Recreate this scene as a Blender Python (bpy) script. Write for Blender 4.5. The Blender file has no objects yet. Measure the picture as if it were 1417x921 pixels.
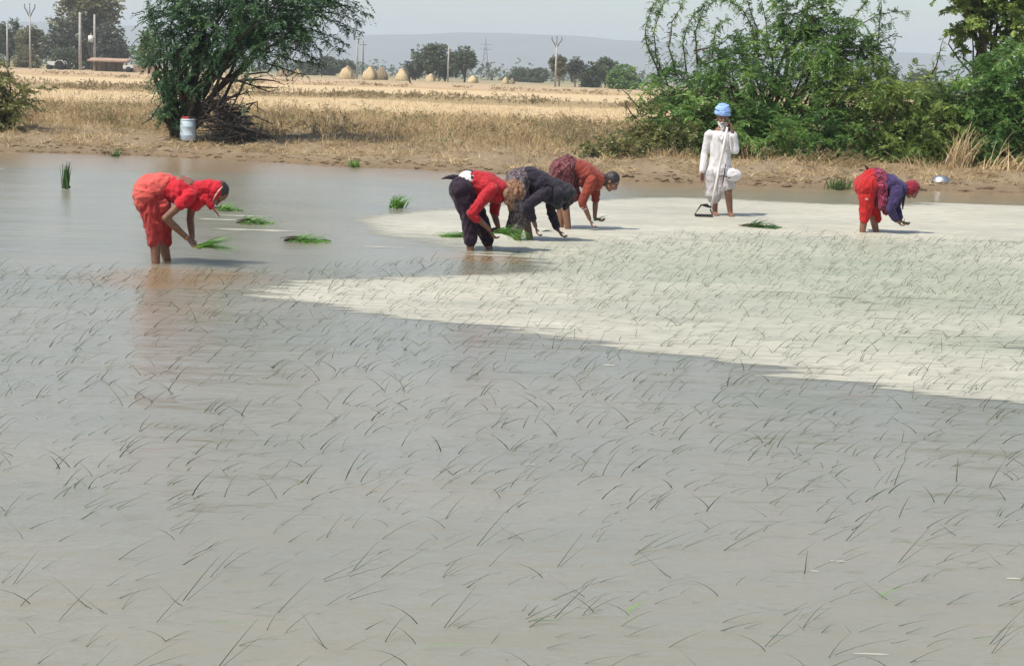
import bpy, math, random
import numpy as np
from mathutils import Vector, Matrix, noise

random.seed(11)
rng = np.random.default_rng(11)
R = math.radians
scene = bpy.context.scene
COL = scene.collection

# ------------------------------------------------------------------ camera
PW, PH, FPX, CAMH = 1417.0, 921.0, 2300.0, 1.95
ROLL, HY = R(2.0), 105.0
PITCH = math.atan((PH / 2 - HY) * math.cos(ROLL) / FPX)
UP0 = Vector((0, math.sin(PITCH), math.cos(PITCH)))
FWD = Vector((0, math.cos(PITCH), -math.sin(PITCH)))
CR = Vector((1, 0, 0)) * math.cos(ROLL) + UP0 * math.sin(ROLL)
CU = Vector((-1, 0, 0)) * math.sin(ROLL) + UP0 * math.cos(ROLL)
EYE = Vector((0, 0, CAMH))
cam = bpy.data.cameras.new('camera')
cam.sensor_width = 36.0
cam.lens = 36.0 * FPX / PW
cam.clip_start = 0.1
cam.clip_end = 12000
camo = bpy.data.objects.new('camera', cam)
COL.objects.link(camo)
camo.matrix_world = Matrix(((CR.x, CU.x, -FWD.x, EYE.x), (CR.y, CU.y, -FWD.y, EYE.y), (CR.z, CU.z, -FWD.z, EYE.z), (0, 0, 0, 1)))
scene.camera = camo

def ray(px, py):
    return FWD + CR * ((px - PW / 2) / FPX) - CU * ((py - PH / 2) / FPX)
def on_plane(px, py, z=0.0):
    d = ray(px, py)
    return EYE + d * ((z - CAMH) / d.z)
def at(px, py, Y):
    d = ray(px, py)
    return EYE + d * (Y / d.y)

# ------------------------------------------------------------------ terrain shape
EDGE_X = [-60, -10.9, -7.3, -4.6, -1.6, 2.0, 5.5, 10.2, 60]
EDGE_Y = [35.6, 35.3, 35.4, 34.5, 33.8, 32.7, 32.4, 33.2, 34.5]
def edge_y(x):
    return float(np.interp(x, EDGE_X, EDGE_Y)) + 0.22 * noise.noise(Vector((x * 0.7, 3.1, 0))) + 0.09 * noise.noise(Vector((x * 2.6, 7.7, 0)))
def ground_h(x, y):
    d = y - edge_y(x) if y > 20 else -15
    if d < 0:
        h = max(-0.16, d * 0.25)
    else:
        h = float(np.interp(d, [0, 0.18, 1.0, 2.2, 5, 9, 60, 300, 6000], [0.0, 0.07, 0.15, 0.30, 0.40, 0.46, 0.46, 0.42, 0.3]))
        h += min(1, d * 1.5) * (0.08 * noise.noise(Vector((x * 1.1, y * 1.1, 5))) + 0.05 * noise.noise(Vector((x * 3.1, y * 3.7, 9)))) * (1 if y < 60 else 0.4)
    if abs(x) > 44 and y < 40:
        h = max(h, min(0.35, (abs(x) - 44) * 0.2 - 0.16))
    if y < 2.2:
        h = max(h, min(0.32, (2.2 - y) * 0.5 - 0.16))
    return h

# ------------------------------------------------------------------ materials
def new_mat(name):
    m = bpy.data.materials.new(name)
    m.use_nodes = True
    nt = m.node_tree
    nt.nodes.clear()
    out = nt.nodes.new('ShaderNodeOutputMaterial')
    return m, nt, out
def nd(nt, t, **kw):
    n = nt.nodes.new(t)
    for k, v in kw.items():
        if k.startswith('i_'):
            n.inputs[k[2:].replace('_', ' ')].default_value = v
        else:
            setattr(n, k, v)
    return n
def L(nt, a, b):
    nt.links.new(a, b)
def rgba(c):
    return (c[0], c[1], c[2], 1)
def mixc(nt, fac, a, b):
    n = nt.nodes.new('ShaderNodeMix')
    n.data_type = 'RGBA'
    for sock, v in ((n.inputs[0], fac), (n.inputs[6], a), (n.inputs[7], b)):
        if isinstance(v, bpy.types.NodeSocket):
            L(nt, v, sock)
        elif isinstance(v, (int, float)):
            sock.default_value = v
        else:
            sock.default_value = rgba(v)
    return n.outputs[2]
def math_n(nt, op, a, b=None, clamp=False):
    n = nt.nodes.new('ShaderNodeMath')
    n.operation = op
    n.use_clamp = clamp
    for i, v in enumerate((a, b)):
        if v is None:
            continue
        if isinstance(v, bpy.types.NodeSocket):
            L(nt, v, n.inputs[i])
        else:
            n.inputs[i].default_value = v
    return n.outputs[0]
def map_range(nt, v, a, b, c=0.0, d=1.0, smooth=False):
    n = nt.nodes.new('ShaderNodeMapRange')
    n.interpolation_type = 'SMOOTHSTEP' if smooth else 'LINEAR'
    L(nt, v, n.inputs[0])
    for i, x in enumerate((a, b, c, d)):
        n.inputs[i + 1].default_value = x
    return n.outputs[0]
def noise_n(nt, vec, scale, detail=4, rough=0.55, stretch=None):
    if stretch:
        mp = nd(nt, 'ShaderNodeMapping')
        mp.inputs['Scale'].default_value = stretch
        L(nt, vec, mp.inputs[0])
        vec = mp.outputs[0]
    n = nd(nt, 'ShaderNodeTexNoise', i_Scale=scale, i_Detail=detail, i_Roughness=rough)
    L(nt, vec, n.inputs['Vector'])
    return n.outputs[0]
def ramp(nt, fac, stops):
    n = nt.nodes.new('ShaderNodeValToRGB')
    cr = n.color_ramp
    while len(cr.elements) < len(stops):
        cr.elements.new(0.5)
    for e, (p, c) in zip(cr.elements, stops):
        e.position = p
        e.color = rgba(c)
    L(nt, fac, n.inputs[0])
    return n.outputs[0]
def bump(nt, h, strength, dist):
    n = nd(nt, 'ShaderNodeBump', i_Strength=strength, i_Distance=dist)
    L(nt, h, n.inputs['Height'])
    return n.outputs[0]

def simple(name, c1, c2=None, scale=8.0, rough=0.85, spec=0.25, bumps=0.0, bdist=0.01, metallic=0.0, stretch=None, detail=5, lo=0.35, hi=0.65):
    m, nt, out = new_mat(name)
    p = nd(nt, 'ShaderNodeBsdfPrincipled', i_Roughness=rough, i_Metallic=metallic)
    p.inputs['Specular IOR Level'].default_value = spec
    tc = nd(nt, 'ShaderNodeTexCoord')
    f = noise_n(nt, tc.outputs['Object'], scale, detail, stretch=stretch)
    c2 = c2 or tuple(x * 0.72 for x in c1)
    L(nt, mixc(nt, map_range(nt, f, lo, hi), c1, c2), p.inputs['Base Color'])
    if bumps:
        L(nt, bump(nt, f, bumps, bdist), p.inputs['Normal'])
    L(nt, p.outputs[0], out.inputs[0])
    return m

def leaf_mat(name, dark, mid, light, nscale=1.3, trans=0.30, rough=0.40):
    """foliage: per-leaf tint attribute plus soft patches; some light passes through the leaves"""
    m, nt, out = new_mat(name)
    a = nd(nt, 'ShaderNodeAttribute', attribute_name='tint')
    geo = nd(nt, 'ShaderNodeNewGeometry')
    n = noise_n(nt, geo.outputs['Position'], nscale, 3)
    f = math_n(nt, 'ADD', math_n(nt, 'MULTIPLY', a.outputs['Fac'], 0.55), math_n(nt, 'MULTIPLY', map_range(nt, n, 0.3, 0.7), 0.45))
    c = ramp(nt, f, [(0.1, dark), (0.5, mid), (0.92, light)])
    p = nd(nt, 'ShaderNodeBsdfPrincipled', i_Roughness=rough)
    p.inputs['Specular IOR Level'].default_value = 0.35
    L(nt, c, p.inputs['Base Color'])
    t = nd(nt, 'ShaderNodeBsdfTranslucent')
    L(nt, mixc(nt, 0.5, c, light), t.inputs['Color'])
    mx = nd(nt, 'ShaderNodeMixShader')
    mx.inputs[0].default_value = trans
    L(nt, p.outputs[0], mx.inputs[1])
    L(nt, t.outputs[0], mx.inputs[2])
    L(nt, mx.outputs[0], out.inputs[0])
    return m

def cloth(name, c1, c2=None, pscale=10.0, lo=0.45, hi=0.55, c3=None, rough=0.8, wave=None):
    m, nt, out = new_mat(name)
    p = nd(nt, 'ShaderNodeBsdfPrincipled', i_Roughness=rough)
    p.inputs['Specular IOR Level'].default_value = 0.2
    p.inputs['Sheen Weight'].default_value = 0.15
    tc = nd(nt, 'ShaderNodeTexCoord')
    o = tc.outputs['Object']
    col = None
    if c2:
        col = mixc(nt, map_range(nt, noise_n(nt, o, pscale, 3), lo, hi), c1, c2)
        if c3:
            col = mixc(nt, map_range(nt, noise_n(nt, o, pscale * 2.3, 2), 0.56, 0.62), col, c3)
    else:
        col = mixc(nt, map_range(nt, noise_n(nt, o, 5, 4), 0.3, 0.7), c1, tuple(x * 0.8 for x in c1))
    L(nt, col, p.inputs['Base Color'])
    h = math_n(nt, 'ADD', noise_n(nt, o, 22, 4), math_n(nt, 'MULTIPLY', noise_n(nt, o, 160, 2), 0.2))
    L(nt, bump(nt, h, 0.5, 0.02), p.inputs['Normal'])
    L(nt, p.outputs[0], out.inputs[0])
    return m

def mat_ground():
    m, nt, out = new_mat('ground')
    geo = nd(nt, 'ShaderNodeNewGeometry')
    pos = geo.outputs['Position']
    sep = nd(nt, 'ShaderNodeSeparateXYZ')
    L(nt, pos, sep.inputs[0])
    y = sep.outputs[1]
    wob = math_n(nt, 'MULTIPLY', math_n(nt, 'SUBTRACT', noise_n(nt, pos, 0.06, 4, stretch=(1, 0.35, 1)), 0.5), 0.45)
    ly = math_n(nt, 'ADD', math_n(nt, 'LOGARITHM', math_n(nt, 'MAXIMUM', y, 1.0), math.e), wob)
    f = map_range(nt, ly, 3.4, 6.4)
    def p_(Y):
        return max(0, min(1, (math.log(Y) - 3.4) / 3.0))
    soil, grass, straw, dull, pink = (0.29, 0.222, 0.142), (0.42, 0.31, 0.165), (0.70, 0.53, 0.315), (0.36, 0.27, 0.14), (0.60, 0.42, 0.265)
    c = ramp(nt, f, [(p_(35), soil), (p_(39), soil), (p_(45), grass), (p_(54), (0.5, 0.37, 0.2)), (p_(58), straw), (p_(84), straw), (p_(89), dull),
                     (p_(104), dull), (p_(110), straw), (p_(150), straw), (p_(165), (0.5, 0.36, 0.19)), (p_(200), pink), (p_(300), (0.42, 0.34, 0.2)), (p_(480), (0.25, 0.24, 0.14))])
    n1 = noise_n(nt, pos, 2.2, 6, 0.65)
    n2 = noise_n(nt, pos, 9.0, 5, 0.7)
    c = mixc(nt, map_range(nt, n1, 0.42, 0.62, 0.0, 0.6), c, (0.23, 0.17, 0.105))
    c = mixc(nt, map_range(nt, n2, 0.5, 0.75, 0.0, 0.4), c, (0.55, 0.42, 0.27))
    z = sep.outputs[2]
    wet = map_range(nt, z, 0.02, 0.16, 1.0, 0.0)
    c = mixc(nt, math_n(nt, 'MULTIPLY', wet, 0.6), c, (0.17, 0.115, 0.07))
    p = nd(nt, 'ShaderNodeBsdfPrincipled', i_Roughness=0.95)
    p.inputs['Specular IOR Level'].default_value = 0.1
    L(nt, c, p.inputs['Base Color'])
    h = math_n(nt, 'ADD', n1, math_n(nt, 'MULTIPLY', n2, 0.5))
    L(nt, bump(nt, h, 1.0, 0.12), p.inputs['Normal'])
    L(nt, p.outputs[0], out.inputs[0])
    return m

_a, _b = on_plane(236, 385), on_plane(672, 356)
PLANTER_REFL = [(_a.x, _a.y, 1.15), (_b.x, _b.y, 0.75)]
def mat_water():
    m, nt, out = new_mat('muddy_water')
    geo = nd(nt, 'ShaderNodeNewGeometry')
    pos = geo.outputs['Position']
    p = nd(nt, 'ShaderNodeBsdfPrincipled', i_Roughness=0.2, i_IOR=1.33)
    p.subsurface_method = 'BURLEY'
    p.inputs['Subsurface Weight'].default_value = 0.85
    p.inputs['Subsurface Radius'].default_value = (1.0, 0.9, 0.75)
    p.inputs['Subsurface Scale'].default_value = 0.55
    big = noise_n(nt, pos, 0.35, 4, stretch=(1, 1.6, 1))
    c = mixc(nt, map_range(nt, big, 0.35, 0.65), (0.258, 0.236, 0.178), (0.222, 0.216, 0.168))
    fine = noise_n(nt, pos, 3.0, 5, 0.65, stretch=(0.5, 1.7, 1))
    c = mixc(nt, map_range(nt, fine, 0.5, 0.8, 0, 0.15), c, (0.17, 0.165, 0.12))
    # browner water towards the bank
    sep = nd(nt, 'ShaderNodeSeparateXYZ')
    L(nt, pos, sep.inputs[0])
    silt = map_range(nt, math_n(nt, 'ADD', sep.outputs[1], math_n(nt, 'MULTIPLY', noise_n(nt, pos, 0.5, 4, stretch=(0.6, 1, 1)), 5.0)), 31.5, 34.5)
    c = mixc(nt, math_n(nt, 'MULTIPLY', silt, 0.8), c, (0.27, 0.19, 0.115))
    # brown reflections of the two nearest planters, painted into the water colour
    for (fx, fy, fr_) in PLANTER_REFL:
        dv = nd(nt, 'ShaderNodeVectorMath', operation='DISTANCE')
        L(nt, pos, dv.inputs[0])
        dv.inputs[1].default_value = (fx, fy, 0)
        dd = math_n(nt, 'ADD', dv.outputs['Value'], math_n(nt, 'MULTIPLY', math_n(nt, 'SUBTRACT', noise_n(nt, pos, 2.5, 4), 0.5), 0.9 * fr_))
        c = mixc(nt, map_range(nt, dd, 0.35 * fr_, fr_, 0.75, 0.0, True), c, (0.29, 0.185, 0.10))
    L(nt, c, p.inputs['Base Color'])
    w1 = noise_n(nt, pos, 5.0, 3, 0.5, stretch=(0.7, 1.1, 1))
    w2 = noise_n(nt, pos, 16.0, 3, 0.55, stretch=(0.8, 1.1, 1))
    w3 = noise_n(nt, pos, 1.1, 2, 0.5, stretch=(0.5, 1.2, 1))
    h = math_n(nt, 'ADD', math_n(nt, 'ADD', math_n(nt, 'MULTIPLY', w1, 0.45), math_n(nt, 'MULTIPLY', w2, 0.13)), math_n(nt, 'MULTIPLY', w3, 1.1))
    L(nt, bump(nt, h, 1.0, 0.032), p.inputs['Normal'])
    L(nt, p.outputs[0], out.inputs[0])
    return m

def mat_film():
    """pale floating silt scum: cream where thick, thin greenish-grey patches, torn along the wind"""
    m, nt, out = new_mat('silt_scum')
    geo = nd(nt, 'ShaderNodeNewGeometry')
    pos = geo.outputs['Position']
    at_ = nd(nt, 'ShaderNodeAttribute', attribute_name='thick')
    big = noise_n(nt, pos, 0.55, 5, 0.6, stretch=(0.45, 1.0, 1))
    streak = noise_n(nt, pos, 3.5, 5, 0.65, stretch=(0.3, 1.6, 1))
    c = mixc(nt, map_range(nt, big, 0.42, 0.62), (0.56, 0.52, 0.415), (0.44, 0.415, 0.335))
    gr = nd(nt, 'ShaderNodeAttribute', attribute_name='greenish')
    c = mixc(nt, math_n(nt, 'MULTIPLY', gr.outputs['Fac'], map_range(nt, big, 0.35, 0.55, 0.45, 1.0)), c, (0.34, 0.37, 0.265))
    fstr = noise_n(nt, pos, 11.0, 4, 0.6, stretch=(0.35, 1.5, 1))
    c = mixc(nt, map_range(nt, streak, 0.46, 0.68, 0, 0.55), c, (0.27, 0.275, 0.215))
    c = mixc(nt, map_range(nt, fstr, 0.46, 0.66, 0, 0.6), c, (0.25, 0.255, 0.20))
    p = nd(nt, 'ShaderNodeBsdfPrincipled', i_Roughness=0.55)
    p.inputs['Specular IOR Level'].default_value = 0.3
    L(nt, c, p.inputs['Base Color'])
    L(nt, bump(nt, math_n(nt, 'ADD', streak, noise_n(nt, pos, 14, 3, stretch=(0.5, 1.3, 1))), 0.5, 0.02), p.inputs['Normal'])
    tr = nd(nt, 'ShaderNodeBsdfTransparent')
    mx = nd(nt, 'ShaderNodeMixShader')
    v = math_n(nt, 'ADD', math_n(nt, 'ADD', math_n(nt, 'MULTIPLY', streak, 0.5), math_n(nt, 'MULTIPLY', fstr, 0.3)), math_n(nt, 'MULTIPLY', big, 0.2))
    fac = map_range(nt, math_n(nt, 'ADD', v, math_n(nt, 'SUBTRACT', at_.outputs['Fac'], 0.5)), 0.42, 0.54)
    L(nt, fac, mx.inputs[0])
    L(nt, tr.outputs[0], mx.inputs[1])
    L(nt, p.outputs[0], mx.inputs[2])
    L(nt, mx.outputs[0], out.inputs[0])
    return m

M = {}
M['ground'] = mat_ground()
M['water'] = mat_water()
M['film'] = mat_film()
M['hill'] = simple('hill_scrub', (0.12, 0.115, 0.095), (0.075, 0.085, 0.07), scale=0.01)
M['bark'] = simple('dark_bark', (0.10, 0.075, 0.055), (0.05, 0.038, 0.03), scale=14, bumps=0.6, bdist=0.03)
M['branch'] = simple('reddish_branch', (0.13, 0.075, 0.05), (0.07, 0.045, 0.035), scale=12)
M['pale_bark'] = simple('pale_bark', (0.40, 0.36, 0.30), (0.26, 0.23, 0.19), scale=3)
M['dead_twig'] = simple('dead_twig', (0.095, 0.08, 0.07), (0.045, 0.038, 0.036), scale=10)
M['prosopis'] = leaf_mat('prosopis_leaf', (0.018, 0.052, 0.018), (0.10, 0.20, 0.048), (0.29, 0.42, 0.10))
M['prosopis_dark'] = leaf_mat('prosopis_leaf_dark', (0.012, 0.036, 0.020), (0.042, 0.102, 0.044), (0.15, 0.26, 0.095))
M['yellowgreen'] = leaf_mat('yellow_green_leaf', (0.030, 0.062, 0.018), (0.145, 0.225, 0.05), (0.36, 0.44, 0.11))
M['green'] = leaf_mat('bright_green_leaf', (0.028, 0.07, 0.02), (0.105, 0.21, 0.048), (0.27, 0.41, 0.095))
M['olive'] = leaf_mat('olive_leaf', (0.075, 0.09, 0.03), (0.19, 0.20, 0.07), (0.34, 0.32, 0.13))
M['far_green'] = leaf_mat('far_tree_leaf', (0.04, 0.062, 0.038), (0.085, 0.115, 0.06), (0.15, 0.175, 0.09), nscale=0.25)
M['far_olive'] = leaf_mat('far_olive_leaf', (0.075, 0.08, 0.04), (0.17, 0.165, 0.08), (0.27, 0.25, 0.13), nscale=0.25)
M['far_dark'] = leaf_mat('far_dark_leaf', (0.045, 0.055, 0.045), (0.09, 0.102, 0.075), (0.15, 0.165, 0.115), nscale=0.25)
M['drygrass'] = leaf_mat('dry_grass_blade', (0.24, 0.165, 0.085), (0.50, 0.37, 0.195), (0.70, 0.545, 0.31), nscale=0.6, trans=0.25)
M['stubble'] = leaf_mat('straw_stubble', (0.54, 0.40, 0.21), (0.70, 0.53, 0.305), (0.78, 0.61, 0.38), nscale=0.2, trans=0.2)
M['weed'] = leaf_mat('field_weed', (0.13, 0.10, 0.05), (0.26, 0.195, 0.10), (0.42, 0.32, 0.175), nscale=0.3)
M['rice'] = leaf_mat('rice_blade', (0.032, 0.04, 0.021), (0.066, 0.084, 0.04), (0.14, 0.18, 0.062), nscale=2.0, trans=0.2)
M['bundle'] = leaf_mat('fresh_rice_leaf', (0.04, 0.12, 0.022), (0.115, 0.30, 0.045), (0.28, 0.46, 0.085), nscale=9.0, trans=0.25)
M['bundle_dark'] = leaf_mat('dark_rice_leaf', (0.025, 0.06, 0.016), (0.06, 0.14, 0.032), (0.14, 0.25, 0.06), nscale=9.0, trans=0.2)
M['root'] = simple('muddy_roots', (0.10, 0.085, 0.06), (0.05, 0.04, 0.03), scale=20)
M['straw'] = simple('straw_thatch', (0.62, 0.49, 0.29), (0.42, 0.31, 0.17), scale=5, bumps=0.8, bdist=0.08, stretch=(3, 3, 0.6))
M['straw_dark'] = simple('weathered_and_shaded_thatch', (0.30, 0.23, 0.14), (0.18, 0.13, 0.08), scale=5, bumps=0.8, bdist=0.08)
M['concrete'] = simple('concrete_pole', (0.46, 0.44, 0.40), (0.34, 0.32, 0.29), scale=2)
M['iron'] = simple('grey_iron', (0.20, 0.20, 0.20), (0.12, 0.12, 0.12), scale=5, rough=0.6, metallic=0.3)
M['mudwall'] = simple('mud_plaster', (0.46, 0.31, 0.22), (0.33, 0.22, 0.15), scale=1.5, bumps=0.5, bdist=0.05)
M['clod'] = simple('mud_clod', (0.21, 0.145, 0.085), (0.12, 0.08, 0.048), scale=9, bumps=0.8, bdist=0.04)
M['black'] = simple('black_rubber', (0.025, 0.025, 0.025), scale=20)
M['white_paint'] = simple('white_paint', (0.72, 0.71, 0.68), (0.62, 0.60, 0.56), scale=4, rough=0.5)
M['steel'] = simple('dented_steel', (0.62, 0.63, 0.64), (0.5, 0.51, 0.52), scale=9, rough=0.42, metallic=1.0, bumps=0.3, bdist=0.02)
M['drum'] = simple('pale_blue_plastic', (0.58, 0.68, 0.74), (0.48, 0.58, 0.65), scale=6, rough=0.5, lo=0.45, hi=0.8)
M['red_plastic'] = simple('red_rag', (0.45, 0.06, 0.06), scale=10)
M['skin'] = simple('brown_skin', (0.25, 0.125, 0.075), (0.18, 0.085, 0.052), scale=14, rough=0.5, spec=0.4)
M['skin_dark'] = simple('dark_brown_skin', (0.17, 0.08, 0.05), (0.115, 0.054, 0.035), scale=14, rough=0.45, spec=0.4)
M['hair'] = simple('black_hair', (0.018, 0.014, 0.013), (0.035, 0.026, 0.022), scale=40, rough=0.4, spec=0.5, stretch=(1, 6, 1), bumps=0.6)
M['eye'] = simple('dark_eye', (0.02, 0.015, 0.012), scale=9, rough=0.2)
M['beard'] = simple('white_beard', (0.66, 0.63, 0.60), (0.40, 0.37, 0.34), scale=45, bumps=0.8, bdist=0.01)
M['mouth'] = simple('dark_lips', (0.13, 0.045, 0.04), scale=20)
M['coral'] = cloth('coral_cotton', (0.62, 0.11, 0.085), (0.52, 0.07, 0.06), 4, 0.35, 0.65)
M['coral_dark'] = cloth('brick_red_cotton', (0.42, 0.045, 0.04), (0.32, 0.03, 0.03), 9, 0.4, 0.6)
M['scarlet'] = cloth('scarlet_cotton', (0.55, 0.016, 0.03), (0.45, 0.011, 0.022), 6, 0.35, 0.65)
M['pale_border'] = cloth('pale_pink_border', (0.75, 0.42, 0.36))
M['red_blouse'] = cloth('red_blouse', (0.46, 0.02, 0.03), (0.36, 0.014, 0.022), 5, 0.35, 0.65)
M['aubergine'] = cloth('dark_purple_cotton', (0.028, 0.013, 0.026), (0.018, 0.009, 0.018), 7)
M['white_cloth'] = cloth('white_cotton', (0.68, 0.65, 0.64), (0.60, 0.57, 0.57), 5, 0.35, 0.65)
M['dhoti'] = cloth('washed_cotton', (0.52, 0.475, 0.47), (0.43, 0.39, 0.39), 5, 0.35, 0.65)
M['print_scarf'] = cloth('printed_brown_scarf', (0.15, 0.07, 0.042), (0.30, 0.16, 0.085), 26, 0.44, 0.54, c3=(0.06, 0.04, 0.045))
M['print_grey'] = cloth('printed_grey_cloth', (0.06, 0.045, 0.052), (0.19, 0.15, 0.15), 30, 0.48, 0.55, c3=(0.05, 0.03, 0.04))
M['indigo'] = cloth('indigo_cotton', (0.026, 0.018, 0.030), (0.018, 0.013, 0.023), 6)
M['charcoal'] = cloth('charcoal_scarf', (0.018, 0.018, 0.024), (0.028, 0.026, 0.034), 14)
M['rust'] = cloth('rust_orange_cotton', (0.28, 0.052, 0.032), (0.21, 0.036, 0.024), 6)
M['maroon'] = cloth('maroon_print', (0.15, 0.035, 0.04), (0.09, 0.022, 0.03), 16, 0.42, 0.55, c3=(0.28, 0.13, 0.11))
M['redpants'] = cloth('bright_red_cotton', (0.46, 0.018, 0.018), (0.36, 0.011, 0.013), 5, 0.35, 0.65)
M['violet'] = cloth('violet_cotton', (0.050, 0.032, 0.11), (0.035, 0.022, 0.075), 6)
M['magenta'] = cloth('magenta_shawl', (0.20, 0.014, 0.045), (0.10, 0.010, 0.03), 18, 0.45, 0.55, c3=(0.42, 0.10, 0.16))
M['maroonscarf'] = cloth('maroon_scarf', (0.26, 0.018, 0.035), (0.18, 0.012, 0.025), 14)
M['turban'] = cloth('light_blue_turban', (0.30, 0.46, 0.78), (0.24, 0.38, 0.70), 8)
M['bangle'] = simple('brass_bangle', (0.70, 0.38, 0.12), scale=20, rough=0.35, metallic=0.6)
M['glass_bangle'] = simple('pale_bangle', (0.75, 0.62, 0.60), scale=20, rough=0.35)
M['wood'] = simple('bleached_handle', (0.74, 0.70, 0.66), (0.62, 0.57, 0.52), scale=20, stretch=(1, 1, 0.2))

# ------------------------------------------------------------------ object helpers
def tag(o, label=None, cat=None, group=None, kind=None):
    for k, v in (('label', label), ('category', cat), ('group', group), ('kind', kind)):
        if v:
            o[k] = v
    return o
def empty(name, loc, label, cat, group=None):
    o = bpy.data.objects.new(name, None)
    o.empty_display_size = 0.1
    COL.objects.link(o)
    o.location = loc
    return tag(o, label, cat, group)
def link_mesh(name, me, parent=None):
    o = bpy.data.objects.new(name, me)
    COL.objects.link(o)
    if parent is not None:
        o.parent = parent
        if parent.parent is None and parent.type == 'EMPTY':
            o.matrix_parent_inverse = Matrix.Translation(parent.location).inverted()
    return o
class MB:
    def __init__(self):
        self.v, self.f = [], []
    def add(self, vs, fs):
        b = len(self.v)
        self.v.extend([tuple(x) for x in vs])
        self.f.extend([tuple(i + b for i in f) for f in fs])
    def tube(self, pts, rad, seg=6):
        pts = [Vector(p) for p in pts]
        n = len(pts)
        if not hasattr(rad, '__len__'):
            rad = [rad] * n
        vs, fs = [], []
        prev = None
        for i in range(n):
            t = (pts[min(i + 1, n - 1)] - pts[max(i - 1, 0)])
            t = t.normalized() if t.length > 1e-9 else Vector((0, 0, 1))
            if prev is None:
                a = t.orthogonal().normalized()
            else:
                a = prev - t * prev.dot(t)
                a = a.normalized() if a.length > 1e-6 else t.orthogonal().normalized()
            prev = a
            b = t.cross(a)
            for k in range(seg):
                an = 2 * math.pi * k / seg
                vs.append(pts[i] + (a * math.cos(an) + b * math.sin(an)) * rad[i])
        for i in range(n - 1):
            for k in range(seg):
                k2 = (k + 1) % seg
                fs.append((i * seg + k, i * seg + k2, (i + 1) * seg + k2, (i + 1) * seg + k))
        fs.append(tuple(range(seg - 1, -1, -1)))
        fs.append(tuple((n - 1) * seg + k for k in range(seg)))
        self.add(vs, fs)
    def box(self, c, s, rz=0.0, mat=None):
        c = Vector(c)
        m = mat or Matrix.Rotation(rz, 3, 'Z')
        vs = [c + m @ Vector((sx * s[0] / 2, sy * s[1] / 2, sz * s[2] / 2)) for sz in (-1, 1) for sy in (-1, 1) for sx in (-1, 1)]
        self.add(vs, [(0, 2, 3, 1), (4, 5, 7, 6), (0, 1, 5, 4), (2, 6, 7, 3), (0, 4, 6, 2), (1, 3, 7, 5)])
    def lathe(self, c, prof, seg=24, close=True, mat=None):
        c = Vector(c)
        m = mat or Matrix.Identity(3)
        vs, fs = [], []
        n = len(prof)
        for r, z in prof:
            for k in range(seg):
                an = 2 * math.pi * k / seg
                vs.append(c + m @ Vector((r * math.cos(an), r * math.sin(an), z)))
        for i in range(n - 1):
            for k in range(seg):
                k2 = (k + 1) % seg
                fs.append((i * seg + k, i * seg + k2, (i + 1) * seg + k2, (i + 1) * seg + k))
        if close:
            fs.append(tuple(range(seg - 1, -1, -1)))
            fs.append(tuple((n - 1) * seg + k for k in range(seg)))
        self.add(vs, fs)
    def build(self, name, mat, parent=None, smooth=True):
        me = bpy.data.meshes.new(name)
        me.from_pydata(self.v, [], self.f)
        me.materials.append(mat)
        if smooth:
            me.polygons.foreach_set('use_smooth', [True] * len(me.polygons))
        me.update()
        return link_mesh(name, me, parent)

def np_mesh(name, verts, k, mat, tint=None, parent=None, smooth=False):
    """verts (N*k,3): N separate faces of k corners"""
    n = len(verts) // k
    me = bpy.data.meshes.new(name)
    me.vertices.add(len(verts))
    me.vertices.foreach_set('co', np.ascontiguousarray(verts, dtype=np.float32).ravel())
    me.loops.add(n * k)
    me.loops.foreach_set('vertex_index', np.arange(n * k, dtype=np.int32))
    me.polygons.add(n)
    me.polygons.foreach_set('loop_start', np.arange(0, n * k, k, dtype=np.int32))
    me.materials.append(mat)
    if tint is not None:
        a = me.attributes.new('tint', 'FLOAT', 'FACE')
        a.data.foreach_set('value', np.asarray(tint, dtype=np.float32))
    me.update(calc_edges=True)
    return link_mesh(name, me, parent)

def unit(a):
    return a / np.maximum(np.linalg.norm(a, axis=-1, keepdims=True), 1e-9)

def fronds(c, rad, n, outw, upw, ln, droop):
    """arching branchlets inside an ellipsoid, each set with short side sprays -> origins, directions, tint base"""
    k = 9
    nf = max(3, n // k)
    q = unit(rng.normal(0, 1, (nf, 3)))
    p0 = np.array(c) + q * np.array(rad) * rng.uniform(0.15, 0.85, (nf, 1))
    d = unit(q * outw + np.array([0, 0, upw]) + rng.normal(0, 0.5, (nf, 3)))
    L_ = rng.uniform(ln[0], ln[1], nf)
    dr = rng.uniform(droop[0], droop[1], nf)
    sd = unit(np.cross(d, np.array([0, 0, 1.0])) + rng.normal(0, 0.3, (nf, 3)))
    O, D, T = [], [], []
    tb_ = rng.random(nf)
    for i in range(k):
        t = (i + 0.5) / k
        p = p0 + d * (L_ * t)[:, None]
        p[:, 2] -= dr * L_ * t * t * 0.8
        tg = d.copy()
        tg[:, 2] -= 1.6 * dr * t
        s = (1 if i % 2 else -1) if i < k - 1 else 0
        O.append(p)
        D.append(unit(unit(tg) * 0.8 + sd * s * 0.7 + rng.normal(0, 0.22, (nf, 3))))
        T.append(np.clip(tb_ * 0.75 + rng.random(nf) * 0.25, 0, 1))
    return np.concatenate(O), np.concatenate(D), np.concatenate(T)

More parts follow.
